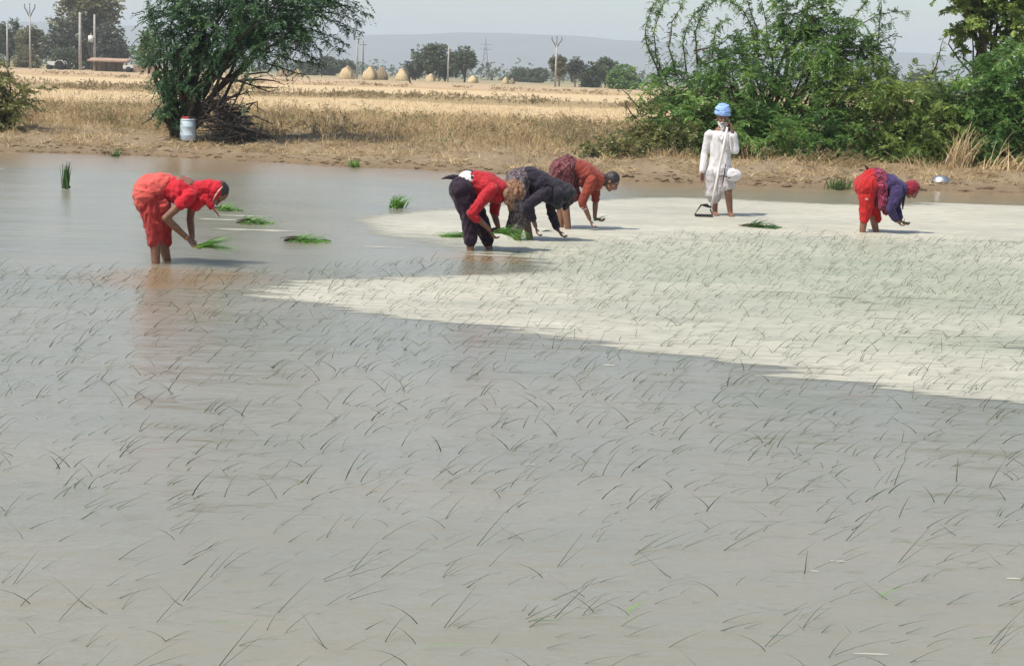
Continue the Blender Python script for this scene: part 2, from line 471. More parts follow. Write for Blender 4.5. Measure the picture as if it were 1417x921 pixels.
def sprays(orig, dirs, lens, droop, nl, ll, lw, tb=None):
    """drooping twigs of paired diamond leaflets -> (faces*4,3), tint per face"""
    N = len(orig)
    out, tints = [], []
    base_t = rng.random(N) if tb is None else tb
    nrm = unit(rng.normal(0, 0.8, (N, 3)) + np.array([-0.15, -0.35, 0.6]))
    sidev = unit(np.cross(dirs, np.array([0, 0, 1.0])) + rng.normal(0, 0.25, (N, 3)))
    for i in range(nl):
        t = (i + 0.6) / nl
        p = orig + dirs * (lens * t)[:, None]
        p[:, 2] -= droop * lens * t * t
        tang = dirs.copy()
        tang[:, 2] -= 2 * droop * t
        tang = unit(tang)
        for s in (-1, 1):
            d = unit(tang * 0.75 + sidev * s * 0.8 + rng.normal(0, 0.2, (N, 3)))
            l = ll * (1.15 - 0.5 * t) * rng.uniform(0.7, 1.3, N)
            wv = unit(np.cross(nrm, d) + rng.normal(0, 0.25, (N, 3))) * (lw * rng.uniform(0.7, 1.3, N))[:, None]
            e = d * l[:, None]
            q = np.stack([p, p + e * 0.5 + wv * 0.5, p + e, p + e * 0.5 - wv * 0.5], axis=1)
            out.append(q.reshape(-1, 3))
            tints.append(np.clip(base_t * 0.8 + rng.random(N) * 0.2, 0, 1))
    return np.concatenate(out), np.concatenate(tints)

def bez(a, b, up=0.3, n=7, wig=0.06):
    a, b = Vector(a), Vector(b)
    m = (a + b) / 2 + Vector((0, 0, (b - a).length * up))
    ln = (b - a).length
    pts = []
    for i in range(n):
        t = i / (n - 1)
        p = a * (1 - t) ** 2 + m * 2 * t * (1 - t) + b * t * t
        if 0 < i < n - 1:
            p = p + Vector([random.gauss(0, wig * ln * 0.4) for _ in range(3)])
        pts.append(p)
    return pts

def lobe_points(c, rad, n, clumps):
    """points in an ellipsoid gathered into clumps near its shell"""
    cd = unit(rng.normal(0, 1, (clumps, 3)))
    cc = cd * rng.uniform(0.45, 1.0, (clumps, 1))
    k = rng.integers(0, clumps, n)
    p = cc[k] + rng.normal(0, 0.19, (n, 3))
    out = unit(p)
    return np.array(c) + p * np.array(rad), out

def woody(name, label, cat, base, lobes, leafm, barkm, sprays_n=300, slen=(0.3, 0.6), droop=(0.2, 0.7), nl=6, ll=0.10, lw=0.035, trunk_r=0.12, limbs=5, whips=(), group=None,
          stems=1, spread=0.3, outw=0.7, upw=0.25, extra_limbs=(), fl=(0.4, 0.95)):
    base = Vector(base)
    root = empty(name, base, label, cat, group)
    tb = MB()
    O, D, TB = [], [], []
    for (c, rad, wgt) in lobes:
        n = int(sprays_n * wgt)
        p, o, tb0 = fronds(c, rad, n, outw, upw, (fl[0] * min(1, rad[0] + 0.25), fl[1] * min(1, rad[0] + 0.25)), droop)
        n = len(p)
        O.append(p)
        D.append(o)
        TB.append(tb0)
        for _ in range(limbs):
            b0 = base + Vector((random.uniform(-spread, spread), random.uniform(-spread, spread) * 0.6, -0.08))
            tgt = Vector(p[random.randrange(n)])
            pts = bez(b0, tgt, 0.12, 8, 0.07)
            r0 = trunk_r * random.uniform(0.35, 0.6)
            tb.tube(pts, [r0 * (1 - 0.9 * i / 7) + 0.006 for i in range(8)], 5)
    for s in range(stems):
        b0 = base + Vector((random.uniform(-spread, spread) * (stems > 1), random.uniform(-spread, spread) * 0.5 * (stems > 1), -0.1))
        c = Vector(lobes[s % len(lobes)][0])
        pts = bez(b0, c, 0.05, 7, 0.05)
        tb.tube(pts, [trunk_r * (1.15 - 0.95 * i / 6) for i in range(7)], 8)
    for pts, r in extra_limbs:
        tb.tube(pts, [r * (1 - 0.8 * i / (len(pts) - 1)) for i in range(len(pts))], 6)
    O, D = np.concatenate(O), np.concatenate(D)
    N = len(O)
    v, t = sprays(O, D, rng.uniform(slen[0], slen[1], N) * 0.6, rng.uniform(droop[0], droop[1], N) * 0.6, nl, ll, lw, np.concatenate(TB))
    V, T = [v], [t]
    for pts, dens in whips:
        pts = [Vector(p) for p in pts]
        tb.tube(pts, [0.02 * (1 - 0.75 * i / (len(pts) - 1)) for i in range(len(pts))], 5)
        a = np.array([tuple(p) for p in pts])
        n = int(dens * sum((pts[i + 1] - pts[i]).length for i in range(len(pts) - 1)))
        tt = np.sort(rng.uniform(0.1, 1, n)) * (len(pts) - 1)
        P = np.stack([np.interp(tt, np.arange(len(pts)), a[:, j]) for j in range(3)], 1)
        dd = unit(rng.normal(0, 1, (n, 3)) + np.array([0, 0, 0.1]))
        v, t = sprays(P, dd, rng.uniform(0.08, 0.24, n), rng.uniform(0.2, 0.9, n), max(3, nl - 2), ll * 0.75, lw * 0.8)
        V.append(v)
        T.append(t)
    tb.build('trunk', barkm, root)
    np_mesh('crown', np.concatenate(V), 4, leafm, np.concatenate(T), root)
    return root

# ------------------------------------------------------------------ setting: ground, water, scum, hills, haze
def axis(dense0, dense1, step, far0, far1, grow=1.25):
    a = list(np.arange(dense0, dense1 + 1e-6, step))
    s, x = step, dense1
    while x < far1:
        s *= grow
        x = min(x + s, far1)
        a.append(x)
    s, x = step, dense0
    while x > far0:
        s *= grow
        x = max(x - s, far0)
        a.insert(0, x)
    return a
xs = axis(-14.5, 14.5, 0.16, -3800, 3800)
ys = axis(31.0, 41.0, 0.10, -40, 5600, 1.12)
gm = MB()
gm.v = [(x, y, ground_h(x, y)) for y in ys for x in xs]
nx = len(xs)
gm.f = [(j * nx + i, j * nx + i + 1, (j + 1) * nx + i + 1, (j + 1) * nx + i) for j in range(len(ys) - 1) for i in range(nx - 1)]
tag(gm.build('ground', M['ground']), kind='structure')

wm = MB()
wx, wy = np.linspace(-46, 46, 47), np.linspace(0.5, 37.2, 38)
wm.v = [(x, y, 0.0) for y in wy for x in wx]
wm.f = [(j * 47 + i, j * 47 + i + 1, (j + 1) * 47 + i + 1, (j + 1) * 47 + i) for j in range(37) for i in range(46)]
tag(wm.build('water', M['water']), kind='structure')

# floating scum: rows of constant distance whose left ends are torn into tongues
FL = [(10.3, 3.6), (10.55, 2.75), (11.3, 1.75), (12.2, 0.75), (13.0, -0.25), (13.35, -1.08), (13.45, -1.18), (13.9, -1.72), (14.15, -2.12), (14.4, -2.28), (15.0, -2.15), (15.5, -1.95), (15.9, -1.55), (16.4, -0.7), (16.9, -1.0),
      (17.4, -1.35), (18.6, -1.6), (19.6, -1.9), (20.6, -2.1), (22.2, -2.25), (23.4, -1.7), (24.2, -1.1), (24.9, -0.75), (26.4, 0.6), (27.9, 1.85), (28.9, 3.1), (29.3, 5.0)]
FT = [(10, 0.64), (14.0, 0.64), (15.8, 0.62), (16.2, 0.56), (16.9, 0.40), (18.0, 0.44), (19.5, 0.52), (20.6, 0.62), (22, 0.66), (27, 0.70), (29, 0.60)]
def thick(x, y):
    t = float(np.interp(y, [a for a, _ in FT], [b for _, b in FT]))
    if 15.8 < y < 21:
        t += float(np.interp(x, [-0.6, 1.4], [0, 0.34]))
    # thinner, greener tract inside the planted corner
    g = math.exp(-((x - 4.0) / 3.4) ** 2 - ((y - 16.5) / 3.6) ** 2)
    t -= 0.09 * g
    g2 = math.exp(-((x - 4.2) / 1.6) ** 2 - ((y - 12.9) / 0.55) ** 2)
    t -= 0.10 * g2
    g3 = math.exp(-((x - 5.2) / 1.6) ** 2 - ((y - 29.3) / 1.2) ** 2)
    t -= 0.45 * g3
    g4 = math.exp(-((x + 0.2) / 0.6) ** 2 - ((y - 17.3) / 0.7) ** 2)
    t -= 0.2 * g4
    return min(t, 0.85)
fm = MB()
fth = []
fgr = []
def green(x, y):
    g = math.exp(-((x - 3.6) / 3.0) ** 2 - ((y - 17.5) / 3.4) ** 2) + 0.7 * math.exp(-((x - 4.2) / 2.0) ** 2 - ((y - 12.9) / 0.6) ** 2)
    return min(1, g)
yy = 10.3
rows = []
while yy < 29.35:
    xl = float(np.interp(yy, [a for a, _ in FL], [b for _, b in FL]))
    k = yy / 15.0
    xl += 0.30 * k * noise.noise(Vector((yy * 2.3 / k, 1.7, 0))) + 0.20 * k * noise.noise(Vector((yy * 9 / k, 4.7, 0))) + 0.10 * k * noise.noise(Vector((yy * 30 / k, 9, 0)))
    if yy < 13.6:
        xl += 0.38 * noise.noise(Vector((yy * 3.1, 31.7, 0))) + 0.30 * noise.noise(Vector((yy * 8.0, 41.7, 0))) + 0.16 * noise.noise(Vector((yy * 21.0, 51.7, 0)))
    if 12.9 < yy < 15.6:
        xl += 0.45 * abs(noise.noise(Vector((yy * 7, 14.7, 0)))) + 0.25 * abs(noise.noise(Vector((yy * 19, 24.7, 0)))) - 0.20
    xr_ = 17.0 if yy > 11 else 17.0
    rows.append([(xl + (xr_ - xl) * t ** 2.1, yy) for t in np.linspace(0, 1, 44)])
    yy += 0.022 * k * k + 0.01
for r_ in rows:
    for x, y in r_:
        fm.v.append((x, y, 0.0015))
        fgr.append(green(x, y))
        fth.append(thick(x, y) - (0.30 if y > 15.6 else 0.17) * math.exp(-(x - r_[0][0]) / ((0.35 if y > 15.6 else 0.45) * y / 15)))
nr = 44
fm.f = [(j * nr + i, j * nr + i + 1, (j + 1) * nr + i + 1, (j + 1) * nr + i) for j in range(len(rows) - 1) for i in range(nr - 1)]
def streak(x0, x1, y0, w, t0):
    b = len(fm.v)
    n = 40
    for i in range(n + 1):
        t = i / n
        x = x0 + (x1 - x0) * t
        hw = w * (math.sin(math.pi * min(1, max(0, t))) ** 0.5) * (0.7 + 0.6 * noise.noise(Vector((x * 3, y0, 2))))
        c = y0 + 0.25 * w * noise.noise(Vector((x * 1.5, y0, 8)))
        fm.v += [(x, c - hw, 0.003), (x, c, 0.003), (x, c + hw, 0.003)]
        fgr.extend([0.0] * 3)
        fth.extend([t0 - 0.4, t0 - 0.25 * abs(2 * t - 1) ** 2, t0 - 0.4])
    for i in range(n):
        fm.f += [(b + 3 * i, b + 3 * i + 3, b + 3 * i + 4, b + 3 * i + 1), (b + 3 * i + 1, b + 3 * i + 4, b + 3 * i + 5, b + 3 * i + 2)]
def streak_px(xa, xb, y, w, t0):
    a, b = on_plane(xa, y), on_plane(xb, y + 0.035 * 0)
    streak(a.x, b.x, a.y, w, t0)
streak_px(285, 430, 316, 0.24, 0.68)
streak_px(262, 350, 302, 0.32, 0.66)
streak_px(290, 380, 297, 0.16, 0.72)
streak_px(-60, 30, 232, 0.5, 0.62)
streak_px(500, 565, 341, 0.10, 0.8)
streak_px(470, 640, 322, 0.22, 0.6)
streak_px(640, 720, 352, 0.1, 0.8)
streak_px(1148, 1172, 776, 0.012, 0.95)
streak_px(1392, 1412, 800, 0.012, 0.95)
streak_px(834, 850, 505, 0.03, 0.95)
streak_px(1120, 1134, 790, 0.008, 0.95)
streak_px(1180, 1230, 904, 0.007, 0.95)
streak_px(725, 742, 642, 0.012, 0.95)
film = fm.build('silt_scum', M['film'], smooth=False)
g_ = film.data.attributes.new('greenish', 'FLOAT', 'POINT')
g_.data.foreach_set('value', np.array(fgr, dtype=np.float32))
a_ = film.data.attributes.new('thick', 'FLOAT', 'POINT')
a_.data.foreach_set('value', np.array(fth, dtype=np.float32))
tag(film, 'pale cream scum floating on the muddy paddy water', 'scum', kind='stuff')

hm = MB()
hx = np.linspace(-3700, 3700, 220)
hy_ = [(3300, 0.0), (3500, 0.25), (3750, 0.62), (3950, 0.92), (4100, 1.0), (4400, 1.0), (5000, 0.9), (5500, 0.0)]
for (y, k) in hy_:
    for x in hx:
        top = 92 + 9 * noise.noise(Vector((x * 0.0016, 1.3, 0))) + 5 * noise.noise(Vector((x * 0.006, 4.3, 0))) + 10 * math.exp(-((x + 20) / 190) ** 2) - 7 * math.exp(-((x + 420) / 150) ** 2)
        hm.v.append((x, y, -0.5 + top * max(0, k + 0.14 * k * (1.2 - k) * noise.noise(Vector((x * 0.01, y * 0.01, 2))))))
hm.f = [(j * 220 + i, j * 220 + i + 1, (j + 1) * 220 + i + 1, (j + 1) * 220 + i) for j in range(len(hy_) - 1) for i in range(219)]
tag(hm.build('hills', M['hill']), kind='structure')

hz = MB()
hz.box((0, 2770, 69), (7640, 5800, 144))
m, nt, out = new_mat('air_haze')
pv = nd(nt, 'ShaderNodeVolumePrincipled', i_Density=0.00030, i_Anisotropy=0.1)
pv.inputs['Color'].default_value = (0.80, 0.88, 0.98, 1)
L(nt, pv.outputs[0], out.inputs['Volume'])
tag(hz.build('haze', m, smooth=False), kind='stuff')

# ------------------------------------------------------------------ ground cover
def blades(P, h, w, lean, az, tintv, seg=2, curl=0.5):
    """tapering bent blades as quads; P (N,3) base, h height/length, lean angle from the vertical, az azimuth"""
    N = len(P)
    d = np.stack([np.cos(az), np.sin(az), np.zeros(N)], 1)
    faceaz = rng.uniform(0, math.pi, N)
    side = np.stack([np.cos(faceaz), np.sin(faceaz), np.zeros(N)], 1)
    out, tt = [], []
    prev_c, prev_w = P, w
    c = P.copy()
    for i in range(seg):
        a = lean + curl * (i / max(1, seg - 1) if seg > 1 else 0)
        c2 = c + (d * np.sin(a)[:, None] + np.array([0, 0, 1.0]) * np.cos(a)[:, None]) * (h / seg)[:, None]
        w0, w1 = w * (1 - 0.8 * (i / seg) ** 1.5), w * (1 - 0.8 * ((i + 1) / seg) ** 1.5)
        q = np.stack([c - side * w0[:, None] / 2, c + side * w0[:, None] / 2, c2 + side * w1[:, None] / 2, c2 - side * w1[:, None] / 2], 1)
        out.append(q.reshape(-1, 3))
        tt.append(tintv)
        c = c2
    return np.concatenate(out), np.concatenate(tt)

def gnoise(x, y, s, o):
    return noise.noise(Vector((x * s, y * s, o)))
P, Hh, T = [], [], []
while len(P) < 80000:
    x = random.uniform(-18, 18)
    y = random.uniform(34.5, 57)
    d = y - edge_y(x)
    if d < 0.4:
        continue
    cl = gnoise(x, y * 0.7, 0.55, 3.3) * 0.5 + gnoise(x, y, 1.8, 6.1) * 0.5
    dens = float(np.interp(d, [0.4, 1.2, 2.5, 4.5, 9, 18, 23], [0.05, 0.22, 0.5, 0.8, 0.9, 0.6, 0.3])) * max(0.15, 0.4 + 1.9 * cl)
    if random.random() > dens:
        continue
    hh = float(np.interp(d, [0.4, 1.2, 2.5, 5, 10, 20], [0.03, 0.07, 0.15, 0.27, 0.34, 0.27])) * random.uniform(0.55, 1.3) * (1 + 2.2 * max(0, cl - 0.05))
    P.append((x, y, ground_h(x, y) - 0.02))
    Hh.append(hh)
    T.append(min(1, max(0, 0.42 + 0.9 * gnoise(x, y, 0.9, 8.8) + random.gauss(0, 0.2))))
P, Hh, T = np.array(P), np.array(Hh), np.array(T)
v, t = blades(P, Hh, rng.uniform(0.008, 0.02, len(P)), np.abs(rng.normal(0.4, 0.45, len(P))), rng.uniform(0, 2 * math.pi, len(P)), T, 2, 0.8)
np_ = np_mesh('dry_grass', v, 4, M['drygrass'], t)
tag(np_, 'tan dry grass growing along the bank above the paddy', 'dry grass', kind='stuff')

N = 26000
x = rng.uniform(-1, 1, N)
y = 56 + 34 * rng.random(N) ** 1.3
P = np.stack([x * (y * 0.36 + 5), y, np.full(N, 0.44)], 1)
v, t = blades(P, rng.uniform(0.05, 0.16, N), rng.uniform(0.02, 0.04, N), np.abs(rng.normal(0.2, 0.25, N)), rng.uniform(0, 6.28, N), rng.random(N), 1)
tag(np_mesh('straw_stubble', v, 4, M['stubble'], t), 'pale straw stubble standing in the harvested field', 'stubble', kind='stuff')

O, Dd = [], []
for k in range(420):
    yb = random.choice([random.uniform(86, 112), random.uniform(86, 112), random.uniform(86, 112), random.uniform(150, 190)])
    xb = random.uniform(-0.36, 0.36) * yb
    if gnoise(xb, yb, 0.12, 2) < -0.12:
        continue
    n = 34
    r = random.uniform(0.25, 0.9)
    p = rng.normal(0, 1, (n, 3)) * np.array([r, r, r * 0.12]) + np.array([xb, yb, 0.52])
    O.append(p)
    Dd.append(unit(rng.normal(0, 0.5, (n, 3)) + np.array([0, 0, 0.8])))
O, Dd = np.concatenate(O), np.concatenate(Dd)
v, t = sprays(O, Dd, rng.uniform(0.12, 0.3, len(O)), rng.uniform(0, 0.3, len(O)), 3, 0.13, 0.05)
tag(np_mesh('field_weeds', v, 4, M['weed'], t), 'low brownish weeds along the field boundaries', 'weeds', kind='stuff')

for (nm, mt, cnt, seed_o, lab) in (('dry_weeds', 'weed', 330, 2.2, 'brown dried weeds tangled among the bank grass'), ('bank_weeds', 'olive', 50, 5.7, 'dull olive weeds among the dry grass of the bank')):
    O, Dd = [], []
    while len(O) < cnt:
        x = random.uniform(-16, 16)
        d = random.uniform(1.6, 17)
        y = edge_y(x) + d
        if gnoise(x, y, 0.5, seed_o) < 0.02 + (0.3 if d < 3 else 0):
            continue
        n = 26
        r = random.uniform(0.12, 0.4)
        O.append(np.abs(rng.normal(0, 1, (n, 3))) * np.array([0, 0, r * 0.55]) + rng.normal(0, 1, (n, 3)) * np.array([r, r, 0]) + np.array([x, y, ground_h(x, y)]))
        Dd.append(unit(rng.normal(0, 0.6, (n, 3)) + np.array([0, 0, 0.9])))
    O, Dd = np.concatenate(O), np.concatenate(Dd)
    v, t = sprays(O, Dd, rng.uniform(0.12, 0.34, len(O)), rng.uniform(0, 0.4, len(O)), 4, 0.07, 0.022)
    tag(np_mesh(nm, v, 4, M[mt], t), lab, 'weeds', kind='stuff')

P, T = [], []
while len(P) < 15000:
    x = random.uniform(-16, 16)
    d = 0.25 + abs(random.gauss(0, 2.2))
    y = edge_y(x) + d
    if gnoise(x, y, 0.9, 33) + gnoise(x, y, 3.0, 35) * 0.6 < -0.05 + 0.25 * (d < 0.6):
        continue
    P.append((x, y, ground_h(x, y) + 0.012))
    T.append(min(1, max(0, 0.45 + gnoise(x, y, 1.7, 36) + random.gauss(0, 0.25))))
P = np.array(P)
v, t = blades(P, rng.uniform(0.06, 0.26, len(P)), rng.uniform(0.01, 0.025, len(P)), rng.normal(1.15, 0.25, len(P)), rng.uniform(0, 6.28, len(P)), np.array(T), 2, 0.3)
tag(np_mesh('straw_litter', v, 4, M['drygrass'], t), 'trampled straw and dry litter strewn over the mud bank', 'litter', kind='stuff')

cm = MB()
for k in range(700):
    x = random.uniform(-14, 14)
    d = abs(random.gauss(0, 0.55)) - 0.1 if random.random() < 0.75 else random.uniform(0.4, 3.0)
    y = edge_y(x) + d
    s = random.uniform(0.015, 0.05) * (1.5 if d < 0.25 and random.random() < 0.4 else 0.9)
    c = Vector((x, y, max(0, ground_h(x, y)) + s * 0.05))
    vs, fs = [], []
    ph = random.uniform(0, 100)
    for i in range(5):
        la = -math.pi / 2 + math.pi * i / 4
        for j in range(7):
            lo = 2 * math.pi * j / 7
            q = Vector((math.cos(la) * math.cos(lo), math.cos(la) * math.sin(lo), math.sin(la)))
            rr = s * (1 + 0.7 * noise.noise(q * 1.6 + Vector((ph, 0, 0))))
            vs.append(c + Vector((q.x * rr * 1.7, q.y * rr, q.z * rr * 0.6)))
    for i in range(4):
        for j in range(7):
            fs.append((i * 7 + j, i * 7 + (j + 1) % 7, (i + 1) * 7 + (j + 1) % 7, (i + 1) * 7 + j))
    cm.add(vs, fs)
tag(cm.build('mud_clods', M['clod'], smooth=False), 'brown clods of mud along the water edge', 'mud clods', kind='stuff')

# ------------------------------------------------------------------ rice seedlings
PLX = [-14, -4.8, -3.0, -1.5, -0.6, 0.7, 2.0, 4.5, 8, 16]
PLY = [15.6, 15.6, 16.0, 16.8, 17.6, 19.6, 21.8, 22.3, 22.0, 22.0]
def seedling_blades(n, rngs, sc=1.0):
    """one clump at the origin"""
    P = np.zeros((n, 3))
    P[:, 0] = rngs.normal(0, 0.005, n)
    P[:, 1] = rngs.normal(0, 0.005, n)
    P[:, 2] = -0.01
    h = rngs.uniform(0.07, 0.23, n) * sc
    lean = np.clip(rngs.normal(0.98, 0.2, n), 0.45, 1.35)
    az = rngs.normal(0.12, 0.5, n) + math.pi * (rngs.random(n) < 0.12)
    return P, h, lean, az
variants = []
for k in range(16):
    n = int(rng.choice([1, 1, 2, 2, 3]))
    P, h, lean, az = seedling_blades(n, rng, 1.05)
    v, t = blades(P, h, rng.uniform(0.0032, 0.0056, n), lean, az, np.clip(rng.normal(0.35, 0.25, n), 0, 1), 5, [0.1, 0.25, 0.4, 0.9][k % 4])
    v[:, 2] = np.maximum(v[:, 2], 0.002 * (v[:, 2] > -0.005) + v[:, 2] * (v[:, 2] <= -0.005))
    me_o = np_mesh('rice_seedling', v, 4, M['rice'], t)
    variants.append(me_o.data)
    bpy.data.objects.remove(me_o)
spots = []
yrow = 4.3
while yrow < 22.4:
    half = yrow * 0.31 + 3.0
    xx = -half
    while xx < half:
        xj, yj = xx + random.gauss(0, 0.06), yrow + random.gauss(0, 0.07)
        lim = float(np.interp(xj, PLX, PLY)) + 0.5 * gnoise(xj, yj, 1.5, 4)
        if yj < lim and random.random() < 0.86 + 0.25 * gnoise(xj, yj, 0.9, 12):
            spots.append((xj, yj))
        xx += random.uniform(0.10, 0.18) if yrow < 14.5 else random.uniform(0.085, 0.15)
    yrow += 0.17 if yrow < 14.5 else 0.155
def in_frame(x, y):
    v = Vector((x, y, 0.06)) - EYE
    z = v.dot(FWD)
    px = PW / 2 + v.dot(CR) / z * FPX
    py = PH / 2 - v.dot(CU) / z * FPX
    return -5 < px < PW + 5 and 0 < py < PH + 2
near = sorted([s for s in spots if in_frame(*s)], key=lambda s: s[1])[:300]
nearset = set(near)
for (x, y) in near:
    o = bpy.data.objects.new('rice_seedling', random.choice(variants))
    COL.objects.link(o)
    o.location = (x, y, 0)
    o.rotation_euler = (0, 0, random.gauss(0, 0.3))
    o.scale = [random.uniform(0.75, 1.2)] * 3
    tag(o, 'thin dark green rice seedling leaning out of the murky foreground water', 'seedling', 'rice seedlings planted in the near water')
P, Hs, Ln, Az, Tn, Wd = [], [], [], [], [], []
for (x, y) in spots:
    if (x, y) in nearset:
        continue
    dense = 1.6 if y > 15 and x > 1 else 1.0
    for _ in range(random.choice([1, 2, 2, 3]) if dense > 1 else random.choice([1, 1, 2, 2, 3])):
        P.append((x + random.gauss(0, 0.03), y + random.gauss(0, 0.03), -0.01))
        Hs.append(random.uniform(0.07, 0.20))
        Ln.append(min(1.35, max(0.4, random.gauss(0.92, 0.22))))
        Az.append(random.gauss(0.12, 0.5) + (math.pi if random.random() < 0.1 else 0))
        Tn.append(min(1, max(0, random.gauss(0.55 if dense > 1 else 0.35, 0.25))))
        Wd.append(random.uniform(0.0045, 0.0072))
v, t = blades(np.array(P), np.array(Hs), np.array(Wd), np.array(Ln), np.array(Az), np.array(Tn), 4, 0.45)
tag(np_mesh('rice_seedlings', v, 4, M['rice'], t), 'thin rice seedlings planted across the middle and far paddy', 'seedlings', kind='stuff')

def floating_leaf(px, py, ln, ang, label, n=2, mat='bundle_dark'):
    c = on_plane(px, py)
    root = None
    P = np.zeros((n, 3)) + np.array([c.x, c.y, 0.008])
    P[:, :2] += rng.normal(0, 0.012, (n, 2))
    d = rng.normal(ang, 0.25, n)
    v, t = blades(P, np.full(n, ln) * rng.uniform(0.7, 1.1, n), np.full(n, 0.009), np.full(n, 1.42), d, rng.uniform(0.3, 1, n), 4, 0.15)
    v[:, 2] = np.maximum(v[:, 2], 0.006)
    o = np_mesh('loose_rice_leaf', v, 4, M[mat], t)
    tag(o, label, 'leaf', 'loose rice leaves afloat in the near water')
for i, (px, py, ln, an, lab) in enumerate([
        (175, 718, 0.12, 0.1, 'short dark loose rice leaf afloat at the left middle of the near water'),
        (300, 862, 0.16, 0.05, 'yellow green loose rice leaf afloat near the lower left'),
        (590, 897, 0.14, 0.0, 'yellowish loose rice leaf afloat beside the bottom edge of the view'),
        (872, 848, 0.12, 0.9, 'bent bright green rice leaf in the near water, right of the middle'),
        (757, 862, 0.11, -0.1, 'straight dark rice leaf lying flat in the near water below the middle'),
        (1212, 826, 0.13, 0.2, 'curled green rice leaf afloat near the lower right corner'),
        (1225, 816, 0.16, 0.0, 'flat olive rice leaf just beyond the curled green one at lower right'),
        (1352, 884, 0.14, 0.1, 'dark olive rice leaf afloat closest to the right bottom corner'),
        (1062, 879, 0.10, 0.0, 'short olive rice leaf afloat by the bottom, left of the dirty flecks')]):
    floating_leaf(px, py, ln, an, lab, 2 if i in (3, 5) else 1, 'bundle' if i in (1, 2, 3, 5) else 'bundle_dark')

# ------------------------------------------------------------------ bundles of seedlings
def bundle(loc, ln, az, rise, n, label, fan=0.5, roots=True, mat='bundle', w=0.016, curl=0.7, thick_=0.05):
    loc = Vector(loc)
    root = empty('seedling_bundle', loc, label, 'seedling bundle', 'bundles of rice seedlings for planting')
    P = rng.normal(0, thick_, (n, 3)) * np.array([1, 1, 0.4]) + np.array(loc)
    P[:, 2] = np.maximum(P[:, 2], loc.z + 0.006)
    lean = np.clip(np.abs(rng.normal(rise, 0.16 if rise > 1 else (0.07 if rise < 0.1 else 0.28), n)), 0, 1.5)
    v, t = blades(P, ln * rng.uniform(0.6, 1.1, n), rng.uniform(0.7, 1.5, n) * w, lean, rng.normal(az, fan, n), rng.random(n), 5, curl)
    v[:, 2] = np.maximum(v[:, 2], min(loc.z, 0.006) + rng.uniform(0, 0.02, len(v)))
    np_mesh('leaves', v, 4, M[mat], t, root)
    if roots:
        rb = MB()
        d = Vector((math.cos(az), math.sin(az), 0))
        for k in range(14):
            a = loc + Vector([random.gauss(0, thick_ * 0.6), random.gauss(0, thick_ * 0.6), 0.02 + abs(random.gauss(0, 0.015))])
            b = a - d * random.uniform(0.05, 0.13) * math.sin(rise) + Vector((random.gauss(0, 0.02), random.gauss(0, 0.02), -0.02))
            rb.tube([a + d * 0.04, a, b], [0.008, 0.011, 0.003], 5)
        rb.build('roots', M['root'], root)
    return root
def bpx(px, py, *a, **k):
    return bundle(on_plane(px, py), *a, **k)
bpx(306, 291, 0.30, 0.15, 1.15, 90, 'small green seedling bundle beyond the head of the coral dressed woman', fan=0.9)
bpx(341, 309, 0.33, 0.1, 1.25, 110, 'green seedling bundle at the end of a white scum streak', fan=0.8)
bpx(408, 334, 0.36, 0.15, 1.3, 120, 'flat bright green seedling bundle afloat alone on the grey water', fan=0.6)
bpx(551, 289, 0.24, 0.3, 0.35, 110, 'round tuft of green seedlings standing alone before the bank', fan=2.5, curl=0.9)
bpx(92, 262, 0.40, 0.5, 0.05, 70, 'tall upright dark seedling bundle standing in open water', fan=3, curl=0.12, mat='bundle_dark', thick_=0.025)
bpx(490, 232, 0.22, 0.3, 0.5, 60, 'tiny green seedling tuft at the foot of the bank', fan=2.5)
bpx(160, 217, 0.22, 0.3, 0.7, 50, 'tiny dark olive seedling tuft by the far waterline', fan=2.5, mat='bundle_dark')
bpx(1040, 314, 0.40, 0.1, 1.35, 110, 'flat olive seedling bundle lying on pale scum right of the man in white', fan=0.5, mat='bundle_dark')
bpx(1161, 263, 0.26, 0.3, 0.3, 120, 'pyramid shaped green seedling bundle behind the woman in red trousers', fan=3, curl=0.5, thick_=0.10, mat='bundle_dark')
bpx(642, 328, 0.30, 3.2, 1.3, 80, 'bright green seedling bundle behind the legs of the woman in the red blouse', fan=0.35)

